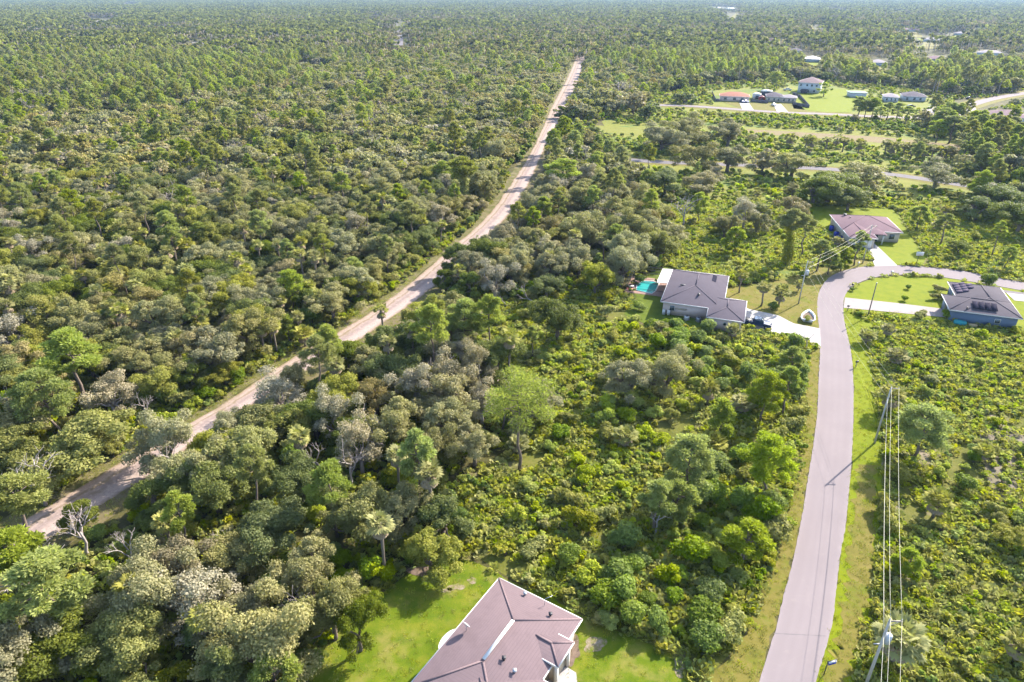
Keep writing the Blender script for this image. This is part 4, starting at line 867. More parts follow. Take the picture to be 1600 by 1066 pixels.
def part_meshes(kind, v):
    if (kind, v) not in PARTMESH:
        PARTMESH[kind, v] = [(nm, q.mesh(nm, [mt])) for nm, q, mt in SHAPES[kind][v][1]['parts']]
    return PARTMESH[kind, v]

def scatter(name, meshes, pos, rz, scl, idx, **k):
    """one object of uncountable growth: geometry nodes put the given meshes on points"""
    pos = np.asarray(pos, np.float32).reshape(-1, 3); n = len(pos)
    if n == 0: return
    me = bpy.data.meshes.new(name); me.vertices.add(n); me.vertices.foreach_set('co', pos.ravel())
    a = me.attributes.new('turn', 'FLOAT_VECTOR', 'POINT'); R_ = np.zeros((n, 3), np.float32); R_[:, 2] = rz; a.data.foreach_set('vector', R_.ravel())
    a = me.attributes.new('size', 'FLOAT_VECTOR', 'POINT'); a.data.foreach_set('vector', np.asarray(scl, np.float32).ravel())
    a = me.attributes.new('pick', 'INT', 'POINT'); a.data.foreach_set('value', np.asarray(idx, np.int32))
    o = link(name, me); props(o, kind='stuff', **k)
    col = bpy.data.collections.new(name + '_shapes')
    for i, m_ in enumerate(meshes): col.objects.link(bpy.data.objects.new(f'{name}_shape_{i:02d}', m_))
    ng = bpy.data.node_groups.new(name, 'GeometryNodeTree'); ng.interface.new_socket('Geometry', in_out='INPUT', socket_type='NodeSocketGeometry'); ng.interface.new_socket('Geometry', in_out='OUTPUT', socket_type='NodeSocketGeometry')
    gi, go = ng.nodes.new('NodeGroupInput'), ng.nodes.new('NodeGroupOutput'); ip = ng.nodes.new('GeometryNodeInstanceOnPoints'); ci = ng.nodes.new('GeometryNodeCollectionInfo')
    ci.inputs['Collection'].default_value = col; ci.inputs['Separate Children'].default_value = True; ci.inputs['Reset Children'].default_value = True
    ip.inputs['Pick Instance'].default_value = True
    def att(nm, t): x = ng.nodes.new('GeometryNodeInputNamedAttribute'); x.data_type = t; x.inputs['Name'].default_value = nm; return x.outputs['Attribute']
    L = ng.links.new
    L(gi.outputs[0], ip.inputs['Points']); L(ci.outputs[0], ip.inputs['Instance']); L(att('pick', 'INT'), ip.inputs['Instance Index']); L(att('turn', 'FLOAT_VECTOR'), ip.inputs['Rotation']); L(att('size', 'FLOAT_VECTOR'), ip.inputs['Scale']); L(ip.outputs[0], go.inputs[0])
    md = o.modifiers.new('growth', 'NODES'); md.node_group = ng
    return o

# ------------------------------------------------------------------ where things grow
KEEP = [LAWN1, LAWN2B, LAWN2F, LAWN3, LAWN4, DR2, DR3, DR4]
def poly_of(A, B): return list(A) + list(B)[::-1]
WORLD_CLEAR = [poly_of(offs(TLg, 1.6), offs(TRg, -1.8)), poly_of(TRg[:17], offs(TRg, -5.0)[:17]), poly_of(GP(RL), GP(RR)), poly_of(GP(RRv), GP(VR)), poly_of(GP(VL), GP(RLv)),
               poly_of(offs(GP([(930, 243), (1030, 253.5), (1200, 260), (1385, 272), (1520, 292), (1700, 318)]), 5), offs(GP([(930, 243), (1030, 253.5), (1200, 260), (1385, 272), (1520, 292), (1700, 318)]), -13))]
PIX_CLEAR = KEEP + [[(1000, 159), (1150, 166), (1290, 172), (1460, 177), (1500, 163), (1620, 137), (1620, 150), (1510, 180), (1460, 190), (1290, 184), (1150, 178), (1000, 169)],
    [(1110, 142), (1175, 138), (1195, 140), (1255, 148), (1268, 172), (1115, 166)], [(1225, 136), (1285, 130), (1325, 140), (1340, 160), (1330, 176), (1262, 176), (1225, 150)],
    [(1160, 197), (1500, 221), (1500, 240), (1160, 210)], [(930, 192), (1000, 196), (1160, 196), (1160, 204), (1000, 214), (930, 208)], [(1375, 150), (1450, 150), (1450, 170), (1380, 172)], [(1530, 172), (1620, 170), (1620, 222), (1540, 214)],
    [(614, 44), (632, 44), (632, 76), (614, 76)], [(1326, 140), (1356, 140), (1356, 154), (1326, 154)], [(1492, 158), (1530, 154), (1530, 186), (1496, 192)]]
HOUSE_CLEAR = [[(1152, 506), (1222, 506), (1232, 542), (1150, 542)], [(1355, 92), (1390, 92), (1390, 112), (1355, 112)], [(1445, 84), (1480, 84), (1480, 104), (1445, 104)], [(1528, 78), (1568, 78), (1568, 96), (1528, 96)], [(1254, 90), (1284, 90), (1284, 106), (1254, 106)], [(1192, 60), (1218, 60), (1218, 74), (1192, 74)],
    [(1438, 56), (1470, 56), (1470, 78), (1435, 78)], [(1260, 40), (1276, 40), (1276, 58), (1260, 58)], [(1134, 22), (1156, 22), (1156, 34), (1134, 34)], [(130, 28), (184, 28), (184, 44), (130, 44)], [(195, 6), (214, 6), (214, 13), (195, 13)], [(292, 62), (322, 62), (322, 84), (292, 84)], [(468, 103), (518, 106), (518, 117), (468, 115)], [(1345, 108), (1400, 108), (1400, 122), (1345, 122)],
    [(1228, 78), (1254, 78), (1254, 90), (1228, 90)], [(1408, 45), (1440, 45), (1440, 55), (1408, 55)], [(1490, 51), (1522, 51), (1522, 60), (1490, 60)]]
FOREST_R = [[(800, 330), (842, 250), (900, 225), (940, 240), (990, 262), (1015, 300), (1010, 360), (1055, 385), (1040, 412), (1000, 440), (985, 470), (930, 430), (860, 470), (700, 480), (660, 480), (700, 430), (780, 352)],
    [(630, 490), (690, 480), (780, 570), (850, 660), (740, 740), (690, 800), (700, 862), (640, 890), (590, 925), (515, 1000), (460, 1130), (-400, 1300), (-400, 1100), (20, 880), (215, 760), (343, 662), (466, 588), (560, 530)],
    [(915, 78), (2200, 78), (2200, 130), (1600, 128), (1500, 118), (1330, 122), (1230, 124), (1110, 128), (1010, 140), (1010, 162), (930, 192), (880, 190), (905, 125)],
    [(1440, 200), (1490, 186), (1530, 205), (1900, 215), (1900, 400), (1600, 345), (1520, 330), (1500, 250)]]
PINE_Z = [[(-400, 0), (560, 0), (560, 60), (420, 150), (200, 190), (-400, 200)], [(1280, 118), (1900, 100), (1900, 420), (1500, 330), (1440, 200), (1340, 160)], [(900, 80), (1250, 85), (1250, 128), (1100, 132), (1000, 120)]]
FIELDP = FIELD
def zone(px, py):
    """0 forest, 1 scrub, 2 field, 3 clear"""
    left = inpoly(px, py, [(-4000, -200), (917, -200), (917, 78), (905, 125), (879, 182), (842, 252), (824, 290), (749, 380), (631, 483), (512, 562), (343, 662), (215, 755), (20, 872), (-400, 1150), (-4000, 1150)])
    z = np.where(left, 0, np.where(py < 150, 0, 1))
    z = np.where(inpoly(px, py, FIELDP), 2, z)
    for P_ in FOREST_R: z = np.where(inpoly(px, py, P_), 0, z)
    return z
def clear(X, Y, px, py, tree=True):
    c = np.zeros(len(X), bool)
    for P_ in WORLD_CLEAR: c |= inpoly(X, Y, P_)
    for P_ in PIX_CLEAR + (HOUSE_CLEAR if tree else []): c |= inpoly(px, py, P_)
    return c
def cand(s, ymin, ymax, rng, pad=18):
    ys = np.arange(ymin, ymax, s); out = []
    for y in ys:
        hw = 800 / FPX * (y * CT + CAMH * ST) * 1.02 + pad; xs = np.arange(-hw, hw, s); out.append(np.c_[xs, np.full(len(xs), y)])
    p = np.concatenate(out) + rng.uniform(-.42, .42, (sum(map(len, out)), 2)) * s
    return p[:, 0], p[:, 1]
from mathutils import noise as MN
def lf(X, Y, f, off=0): return np.array([MN.noise(Vector((x * f + off, y * f - off, off * .37))) for x, y in zip(X, Y)])
rng = np.random.default_rng(99)
ITEMS = {k: [] for k in SHAPES}      # (x, y, variant, radial scale, height scale, label or None)
HERO = []
def hero(kind, v, cx, cy, H, R=None, label=None, base=False, lean=None):
    sp = SHAPES[kind][v][1]; X, Y = G(cx, cy) if base else G(cx, cy, H * (.62 if kind == 'oak_tree' else .8 if kind in ('pine_tree',) else .8 if kind == 'palm_tree' else .5))
    ITEMS[kind].append((X, Y, v, (R or sp['R'] * H / sp['H']) / sp['R'], H / sp['H'], label)); HERO.append((X, Y, (R or sp['R'] * H / sp['H'])))
HO = [ (672, 862, 5, 5.6, 3.3, 'lone olive grey oak standing on the lawn edge above the rose roofed house'), (556, 968, 0, 7.6, 2.7, 'narrow green oak overhanging the left side of the near lawn'), (515, 950, 1, 7.6, 3.6, 'broad oak at the wood edge left of the near lawn'),
 (715, 398, 6, 9, 4.6, 'dark round oak beside the sandy track, leftmost of the clump'), (755, 392, 0, 9.5, 5, 'deep green oak in the middle of the clump beside the sandy track'), (800, 415, 2, 9, 4.4, 'grey green oak at the right of the clump beside the track'), (735, 440, 6, 7, 4, 'dark low oak at the foot of the trackside clump'), (695, 432, 6, 6, 3.2, 'small dark oak touching the track edge'),
 (872, 492, 0, 9.5, 5.0, 'isolated dark green oak at the top of the yellow scrub'), (985, 585, 2, 8, 4.6, 'grey green oak in the scrub below the pale house, left of a pair'), (1042, 577, 7, 8, 4.8, 'grey green oak in the scrub below the pale house, right of a pair'),
 (745, 568, 3, 10, 3.6, 'pale grey mossy oak highest in the pale group above the tall pine'), (700, 588, 3, 9.5, 4, 'pale grey mossy oak left of the highest pale one'), (650, 600, 3, 9, 3.8, None), (700, 650, 2, 8.5, 4, None), (620, 660, 2, 9, 4.4, None), (585, 610, 4, 8, 4, None), (520, 645, 3, 9, 3.6, 'pale grey oak close to the track, left end of the pale group'), (660, 700, 7, 8, 4.2, None), (560, 690, 3, 9, 3.6, None), (740, 690, 2, 7, 3.6, None), (600, 530, 6, 8, 3.8, 'dark oak beside the track left of the yellow scrub'), (545, 555, 6, 8.5, 3.6, 'dark leafy oak rising over the track bend'),
 (905, 305, 2, 10, 6, None), (950, 290, 7, 11, 6.5, None), (975, 330, 2, 11, 6.5, None), (920, 360, 7, 11, 6.5, None), (975, 385, 2, 11, 6.5, 'big grey green oak just left of the swimming pool'), (905, 400, 2, 9.5, 5.5, None), (865, 350, 4, 8.5, 4.8, None), (1000, 300, 4, 9, 5, None), (860, 300, 2, 9, 5, None), (1020, 355, 7, 9, 5, None), (870, 400, 2, 8.5, 5, None), (930, 430, 1, 8, 4, None),
 (1080, 200, 7, 13, 11.2, 'very large grey oak left of the far junk yard road'), (1140, 203, 2, 12, 10.0, 'large grey oak right of the largest one'), (1035, 212, 7, 11, 10.0, None), (1095, 243, 7, 10, 9.4, None), (1140, 243, 2, 10, 8.8, None), (1040, 280, 0, 9.5, 6.5, 'dark round oak below the grey side road'), (1100, 282, 4, 8.5, 6.5, None), (1195, 250, 4, 9, 6.5, None), (1240, 253, 2, 10, 8.8, None), (1300, 285, 0, 11, 10.0, 'large dark oak clump tree above the mauve roofed house'), (1345, 272, 2, 11, 10.0, 'large grey oak overhanging the side road'), (1275, 292, 6, 9, 6.5, None), (1330, 305, 0, 8, 6, None),
 (1467, 268, 7, 9, 8, 'rounded grey green oak standing alone beside the side road'), (1560, 305, 0, 10, 8, 'big dark oak at the right edge below the side road'), (1600, 335, 0, 9, 7, None), (1530, 320, 6, 8, 6, None), (1595, 300, 6, 9, 7, None),
 (885, 200, 6, 8, 6, None), (925, 206, 6, 8, 6, 'dark oak crowding the track where it narrows'), (950, 150, 2, 13, 10, None), (990, 158, 4, 12, 9, None), (920, 150, 2, 11, 8, None), (1015, 168, 6, 9, 7, None), (1070, 150, 6, 7, 6, None), (880, 172, 6, 7, 5, None),
 (1165, 330, 3, 9, 5, 'pale grey oak in the thicket left of the mauve roofed house'), (1135, 350, 2, 7, 4.5, None), (1185, 345, 2, 7, 4, None), (1240, 318, 4, 8, 5, None), (215, 560, 2, 8, 5, None), (120, 690, 5, 8, 7, 'broad domed olive oak above the lower left track'), (255, 690, 7, 8.5, 5, None), (290, 740, 2, 9, 4, None), (330, 730, 7, 8, 3.8, None), (480, 890, 2, 8, 4.2, None), (90, 1000, 0, 7, 5, None), (200, 1000, 1, 6.5, 4.4, None), (560, 800, 1, 8.5, 4.6, None), (630, 790, 2, 8, 4.2, 'olive oak left of the yellow scrub near the lawn'), (150, 520, 2, 9, 5, None), (375, 245, 2, 12, 9, 'big grey spreading oak in the middle of the left wood'), (1230, 90, 0, 12, 8, None)]
HO += [(455, 590, 7, 6.5, 3.2, 'oak leaning over the right edge of the lower track'), (352, 668, 2, 7, 3.4, 'grey green oak at the right edge of the lower track'), (120, 800, 6, 5, 2.6, None)]
for x, y, v, H, R, lb in HO: hero('oak_tree', v, x, y, H, R, lb)
for x, y, v, H, R, lb in [(812, 625, 6, 15, 6.0, 'tall bright crowned pine with bare trunk in the middle of the photo'), (105, 545, 0, 14, 5.2, 'flat topped pine with pale limbs near the left edge'), (60, 605, 2, 12, 4.6, 'bright green bushy pine at the left edge'), (18, 770, 3, 11, 3.8, None), (60, 905, 1, 12, 4.4, 'open pine with bare pale limbs at the lower left'), (15, 860, 1, 11, 4, None), (722, 262, 4, 16, 5.6, 'tall vine wrapped pine rising above the left wood'), (880, 262, 0, 13, 6.5, 'broad bright pine at the head of the oak strip'), (850, 320, 1, 11, 3, None),
 (1080, 705, 2, 10, 3.6, 'bright full pine left of the street, in the middle of the scrub'), (1205, 705, 2, 10, 3.6, 'bright full pine close to the street verge'), (1200, 600, 2, 9, 3.2, 'pine in the scrub below the white driveway'), (1235, 590, 1, 9, 2.4, None), (1240, 556, 1, 8, 2.4, 'slim pine just below the white driveway'), (1060, 770, 5, 7, 2.8, None), (1170, 832, 5, 6, 3.2, 'small bright yellow green round tree near the lower street verge'), (1448, 655, 2, 8.5, 4.2, 'full pine in the scrub right of the slim utility pole'), (1425, 870, 5, 4, 1.7, 'little pine alone in the right hand scrub'),
 (350, 1035, 5, 7, 2.4, 'bright young pine at the bottom left of the lawn'), (425, 1045, 5, 7, 2.6, 'bright young pine at the bottom edge beside the lawn'), (1240, 345, 4, 14, 3.8, 'vine wrapped tall pine left of the mauve roofed house'), (1262, 350, 3, 11, 3, None), (1150, 365, 5, 7, 3, None), (1345, 372, 1, 9, 2.4, 'pine in front of the mauve roofed house, crossed by power lines'), (1320, 395, 5, 6, 2.6, None), (1285, 385, 1, 8, 2.8, None), (1300, 400, 5, 6, 2.6, None), (640, 330, 3, 13, 4, None), (1030, 770, 1, 8, 2.6, None), (1130, 640, 5, 7, 2.6, None), (1480, 345, 1, 9, 3, None), (1440, 330, 5, 7, 3, None), (1345, 158, 1, 11, 4.5, None), (1356, 162, 2, 10, 5, 'leftmost pine of the clump before the pale far houses'), (1368, 160, 0, 11, 4.5, None), (1390, 166, 1, 9, 4, None), (1405, 168, 5, 8, 4, None), (1420, 172, 1, 9, 4, None), (1378, 172, 2, 8, 4, None), (1478, 178, 2, 12, 6, None), (1492, 190, 0, 12, 6, 'tall pine at the bend of the far road'), (1470, 195, 2, 10, 5, None), (1562, 190, 3, 13, 4, 'slim pine before the purple brown roofed house'), (1585, 192, 3, 13, 4, None), (1215, 118, 2, 12, 6, None), (1290, 135, 5, 8, 5, None)]: hero('pine_tree', v, x, y, H, R, lb)
for x, y, v, H, R, lb in [(1397, 610, 2, 5, 2.7, 'round cabbage palm right beside the slim utility pole'), (1403, 550, 2, 3.5, 2.5, 'low wide palm in the scrub below the blue house'), (1470, 775, 2, 4.5, 2.3, 'cabbage palm in the open right hand scrub'), (1412, 985, 2, 6, 3.2, 'large pale palm behind the transformer pole'), (1160, 427, 0, 6, 1.9, 'cabbage palm behind the garage of the pale house'), (1195, 447, 0, 6, 2.1, 'left palm of the pair on the dry front lawn'), (1222, 450, 2, 5.5, 2.4, 'right palm of the pair on the dry front lawn'), (1147, 510, 2, 3.6, 2.0, 'small palm touching the garage corner of the pale house'), (1357, 520, 2, 2.8, 2.2, None), (473, 515, 2, 4.5, 2.6, 'broad palm on the left edge of the sandy track'), (160, 390, 0, 9, 2.6, None), (290, 380, 0, 9, 2.6, None), (260, 395, 1, 9, 2.4, None), (1110, 600, 2, 5, 2.2, None), (1250, 440, 2, 3, 1.4, None), (1390, 510, 2, 3, 1.8, None), (1600, 1000, 2, 4, 2.2, None), (1540, 700, 2, 3, 1.8, None)]: hero('palm_tree', v, x, y, H, R, lb)
for i, (x, y) in enumerate([(1236, 211), (1262, 214), (1270, 216), (1293, 218), (1309, 212), (1320, 218), (1345, 220), (1387, 223), (1396, 225), (1415, 226), (1428, 228), (1438, 228), (1449, 230), (1460, 231), (1471, 232), (1482, 233)]):
    hero('palm_tree', (2, 0, 2, 1)[i % 4], x, y, 6.5, 3.4, None if i not in (0, 15) else ('lone squat palm at the left end of the palm row on the berm' if i == 0 else 'last palm at the right end of the row on the berm'))
for x, y, v, H, R, lb in [(815, 484, 1, 8, None, 'pale fallen dead tree under the dark oak clump'), (838, 478, 2, 6, None, 'white snag beside the fallen dead tree'), (72, 790, 3, 9, None, 'bare pale tree leaning over the lower left track'), (25, 660, 0, 8, None, 'grey dead tree at the very left edge'), (1024, 835, 2, 5, None, 'small white dead snag in the scrub left of the street'), (105, 175, 3, 15, 7, 'large purple grey bare tree in the upper left wood'), (45, 172, 3, 14, 7, 'bare grey tree at the upper left edge'), (1258, 548, 2, 4.5, None, 'little bare tree beside the white driveway mouth'), (552, 765, 0, 8, None, 'pale bare trunk standing in the dark oaks'), (515, 745, 1, 7, None, 'crooked pale trunk left of another in the dark oaks'), (75, 955, 3, 10, None, 'many branched bare tree at the lower left'), (800, 430, 0, 7, None, None), (205, 870, 1, 4, None, None), (1585, 200, 0, 10, None, None), (1560, 205, 0, 10, None, None), (140, 870, 0, 8, None, 'pale bare limbs spreading over the lower left gap'), (215, 900, 2, 6, None, 'bleached broken snag in the lower left gap'), (590, 720, 3, 9, None, 'twisted pale bare tree below the pale oaks'), (690, 620, 0, 9, None, None), (300, 780, 0, 9, None, None)]:
    hero('bare_tree', v, x, y, H, R, lb, base=True)
    if y > 500: bx_, by_ = G(x, y); HERO.append((bx_ * .97, by_ - 3.2, 3.6)); HERO.append((bx_, by_, 3.0))
rb = np.random.default_rng(5)
for P0, P1, k_ in (((40, 98), (185, 108), 16), ((100, 66), (210, 76), 10), ((330, 62), (420, 74), 12), ((350, 88), (440, 100), 9), ((240, 118), (300, 128), 6), ((60, 150), (200, 168), 9), ((960, 148), (1010, 158), 4)):
    for _ in range(k_): hero('bare_tree', int(rb.choice([0, 3])), rb.uniform(P0[0], P1[0]), rb.uniform(P0[1], P1[1]), rb.uniform(11, 16), None, None, base=True)
for x, y, v, H, R, lb in [(1207, 478, 0, 2.0, 1.5, 'round green shrub on the dry front lawn of the pale house'), (1547, 437, 0, 4, 2.4, 'bushy green shrub at the far corner of the blue house'), (1481, 492, 0, 2.4, 1.7, 'dark green shrub at the near corner of the blue house'), (1419, 448, 0, 1.2, .9, 'small shrub on the lime lawn, the farther of two'), (1415, 466, 0, 1.4, 1.0, 'small shrub on the lime lawn, the nearer of two'), (1470, 452, 2, 1.6, 1.6, None), (1462, 463, 2, 1.6, 1.5, None), (1000, 478, 3, 2.0, 1.8, None), (1028, 440, 1, 1.2, .8, None), (1258, 430, 0, 2.4, 1.6, 'shrub behind the pole on the lawn'), (1333, 452, 0, 1.0, .7, None), (1262, 498, 2, 1.25, 1.1, 'plants growing out of the old boat'), (1345, 490, 0, 1.2, 1, None)]: hero('shrub', v, x, y, H, R, lb)
hx = np.array(HERO)
def near_hero(X, Y, f=.75):
    r = np.zeros(len(X), bool)
    for x, y, R_ in HERO: r |= (X - x) ** 2 + (Y - y) ** 2 < (f * R_) ** 2
    return r
FH = ((1371, 104, 26), (1462, 98, 30), (1548, 88, 34), (1268, 98, 24), (1205, 68, 22), (1455, 66, 22), (1242, 84, 20), (1423, 50, 26), (1506, 56, 26), (1310, 20, 16), (1143, 15, 22), (1540, 46, 20), (1119, 14, 14), (306, 74, 16), (158, 36, 18))
HOUSE_CLEAR += [[(x - w_ * .55, y - 4), (x + w_ * .55, y - 4), (x + w_ * .6, y + 2 + y * .15), (x - w_ * .6, y + 2 + y * .15)] for x, y, w_ in FH]
HOUSE_CLEAR += [[(1430, 66), (1462, 66), (1470, 86), (1440, 90)], [(1258, 40), (1276, 40), (1276, 66), (1258, 66)], [(614, 42), (632, 42), (634, 86), (612, 86)], [(1130, 20), (1156, 20), (1156, 40), (1134, 40)]]
FAR = 720.0
# trees
X, Y = cand(5.6, 38, FAR, rng, 22); px, py, _ = PX(X, Y); zn = zone(px, py); ok = ~clear(X, Y, px, py) & ~near_hero(X, Y, .8)
# keep crowns off the track and street: test points a crown radius away as well
for dx, dy in ((2.2, 0), (-2.2, 0), (0, 2.2), (0, -2.2)):
    qx, qy, _ = PX(X + dx, Y + dy); ok &= ~clear(X + dx, Y + dy, qx, qy)
u = rng.random(len(X)); pz = np.zeros(len(X), bool)
for P_ in PINE_Z: pz |= inpoly(px, py, P_)
big = lf(X, Y, .018, 3.1); big2 = lf(X, Y, .03, 9.7)
prob = np.where(zn == 0, .93, np.where(zn == 1, np.where(px > 1340, .03, .035), .02)); prob = np.where((zn == 0) & (py > 700) & (px < 520), .74, prob); prob = np.where((zn == 2) & (big2 > .2), .12, prob)
ok &= u < prob
for i in np.nonzero(ok)[0]:
    q = rng.random(); z = zn[i]
    pp = (.62 if pz[i] else .10 if px[i] < 620 else .07) if z == 0 else .4
    if z == 0 and q < pp + max(0, big[i]) * .25:
        v = int(rng.choice([0, 1, 2, 3, 4, 5], p=[.26, .2, .14, .32, .04, .04])); s = rng.uniform(.8, 1.15); ITEMS['pine_tree'].append((X[i], Y[i], v, s, s * rng.uniform(.85, 1.05), None))
    elif z != 0 and q < pp:
        v = int(rng.choice([1, 2, 5], p=[.3, .3, .4])); s = rng.uniform(.5, .9); ITEMS['pine_tree'].append((X[i], Y[i], v, s, s, None))
    elif q > (.94 if pz[i] and px[i] < 560 else .972): nb_ = Y[i] < 170; q_ = rng.uniform(.6, .8) if nb_ else rng.uniform(.8, 1.1); ITEMS['bare_tree'].append((X[i], Y[i], int(rng.integers(3 if nb_ else 4)), q_, q_, None))
    else:
        pr = np.array([.18, .20, .16, .03, .12, .14, .13, .04])
        if z == 0 and px[i] > 500 and py[i] > 250: pr = np.array([.16, .15, .26, .07, .10, .07, .09, .10])
        if big2[i] > .2: pr = pr + np.array([0, 0, .25, .05, .15, 0, 0, .1])
        v = int(rng.choice(8, p=pr / pr.sum())); s = rng.uniform(.78, 1.22) * (1 if z == 0 else .55); ITEMS['oak_tree'].append((X[i], Y[i], v, s, s * rng.uniform(.72, .98), None))
# palms
X, Y = cand(4.6, 38, 560, rng); px, py, _ = PX(X, Y); zn = zone(px, py); ok = ~clear(X, Y, px, py) & ~near_hero(X, Y, .55)
pb = lf(X, Y, .03, 21.0); pal = np.where(zn == 0, np.where(px < 700, .26 + .5 * pb, .07), np.where(zn == 1, .02, .02)); pal = np.where((py > 620) & (zn == 0), .03, pal)
for i in np.nonzero(ok & (rng.random(len(X)) < pal))[0]:
    v = int(rng.choice(4, p=[.4, .3, .1, .2])) if zn[i] == 0 else 2; s = rng.uniform(.85, 1.15)
    ITEMS['palm_tree'].append((X[i], Y[i], v, s * 1.08, s * (1.15 if zn[i] == 0 else .75), None))
# shrubs
X, Y = cand(3.1, 38, 430, rng); px, py, _ = PX(X, Y); zn = zone(px, py); ok = ~clear(X, Y, px, py) & ~near_hero(X, Y, .5); sb = lf(X, Y, .05, 5.0)
ps = np.where(zn == 0, .42, np.where(zn == 1, np.where(px > 1340, .11, .20), .09)); ps = np.where((zn > 0) & (sb > .1), ps * 1.8, ps)
lush = inpoly(px, py, [(850, 880), (1000, 840), (1120, 700), (1180, 740), (1230, 790), (1180, 940), (1090, 1060), (960, 985), (905, 955)]) | inpoly(px, py, [(1000, 510), (1160, 525), (1260, 550), (1250, 620), (1100, 600), (1000, 540)]); ps = np.where((zn == 0) & (py > 560), .6, ps); ps = np.where(lush, .85, ps)
hedge = inpoly(px, py, [(1150, 184), (1300, 190), (1480, 203), (1480, 211), (1300, 199), (1150, 192)]) | inpoly(px, py, [(985, 222), (1060, 232), (1150, 236), (1150, 245), (1030, 243), (980, 234)]); ps = np.where(hedge, .95, ps); lush |= hedge
for i in np.nonzero(ok & (rng.random(len(X)) < ps))[0]:
    pr = ([.25, .15, .22, .12, .08, .18] if py[i] > 480 else [.3, .05, .15, .25, .02, .23]) if zn[i] == 0 else ([.34, .2, .1, .3, .02, .04] if lush[i] else [.04, .27, .31, .01, .35, .02])
    v = int(rng.choice(6, p=pr)); s = rng.uniform(.7, 1.25) * (.8 if px[i] > 1340 or zn[i] == 2 else 1); ITEMS['shrub'].append((X[i], Y[i], v, s, s * rng.uniform(.75, 1.1), None))

# ------------------------------------------------------------------ individuals: the 300 of each kind that show largest; the rest is growth
def where(px, py, X, Y):
    L = []
    left = inpoly(np.array([px]), np.array([py]), [(-4000, -200), (917, -200), (917, 78), (905, 125), (879, 182), (842, 252), (824, 290), (749, 380), (631, 483), (512, 562), (343, 662), (215, 755), (20, 872), (-400, 1150), (-4000, 1150)])[0]
    for qx_, qy_, hz_, r_, d_ in LANDMARKS:
        wx, wy = G(qx_, qy_, hz_)
        if (X - wx) ** 2 + (Y - wy) ** 2 < r_ ** 2: return d_
    if left:
        d = 'near left wood' if py > 600 else 'lower left wood' if py > 430 else 'middle left wood' if py > 280 else 'far left wood' if py > 170 else 'farthest left wood'
        s = 'by the photo edge' if px < 130 else 'far from the track' if px < 330 else 'midway to the track' if px < 520 else 'close to the track'
        return f'in the {d} {s}'
    if px > 1290 and py > 480: return 'in the right scrub ' + ('near the blue house' if py < 580 else 'level with the slim pole' if py < 660 else 'just below the slim pole' if py < 740 else 'midway between two poles' if py < 860 else 'near the transformer pole') + (' at the photo edge' if px > 1500 else '')
    if px > 920 and py > 505: return ('just below the pale house garden' if py < 570 and px < 1160 else 'below the white driveway' if py < 620 and px > 1120 else 'beside the street verge' if px > 1170 else 'among the scrub below the oak pair' if py < 700 else 'left of the bright pine pair' if py < 780 else 'in the lush scrub above the lawn' if py < 900 else 'right beside the near lawn')
    if py < 250: return ('beyond the far road' if py < 115 else 'behind the two storey house' if py < 140 and px > 1180 else 'around the far road houses' if px > 1100 and py < 190 else 'around the palm row berm' if px > 1100 else 'right of the narrow track end')
    if px > 1010 and py < 480: return ('around the grey side road' if py < 310 else 'between the pale house and the bend' if px < 1200 else 'left of the mauve roofed house' if px < 1300 else 'right of the mauve roofed house')
    if py < 480: return 'in the oak strip ' + ('above the oak clump' if px < 850 else 'near the track end' if py < 300 else 'at half height' if py < 380 else 'left of the pool')
    if px > 640: return ('below the dark oak clump' if py < 620 else 'around the central tall pine' if py < 760 else 'above the rose roofed house')
    return 'right of the lower track ' + ('among the pale oaks' if py < 620 else 'below the pale oaks' if py < 700 and px > 400 else 'above the near lawn' if px > 480 else 'left of the near lawn' if px > 330 and py > 850 else 'in the bottom corner' if px < 330 and py > 850 else 'near the photo edge' if px < 180 else 'at half height')
LANDMARKS = [(722, 262, 10, 15, 'beside the vine wrapped pine in the left wood'), (105, 545, 10, 13, 'beside the flat topped pine at the left'), (120, 690, 4, 11, 'beside the broad domed oak at the left'), (375, 245, 7, 18, 'around the big grey oak in the left wood'), (105, 175, 0, 26, 'near the large purple grey bare tree'),
 (473, 515, 3, 11, 'beside the broad palm at the track edge'), (812, 628, 10, 11, 'beside the tall central pine'), (872, 492, 5, 11, 'beside the isolated dark green oak'), (1010, 580, 4, 12, 'beside the grey oak pair'), (300, 440, 6, 12, 'in the left wood straight above the track bend'), (550, 400, 6, 12, 'in the left wood opposite the dark oak clump'),
 (230, 330, 6, 16, 'in the left wood below the big grey oak'), (600, 200, 6, 24, 'in the far left wood short of the far lane'), (450, 330, 6, 14, 'in the left wood right of the big grey oak'), (60, 400, 6, 13, 'at the left photo edge above the flat topped pine'), (620, 340, 6, 13, 'in the left wood below the vine wrapped pine'), (790, 170, 6, 26, 'in the left wood where the track narrows'), (250, 140, 8, 34, 'among the pines right of the purple bare tree')]
CATS = {'oak_tree': 'oak tree', 'pine_tree': 'pine tree', 'palm_tree': 'palm tree', 'shrub': 'shrub', 'bare_tree': 'bare tree'}
nindiv = {}
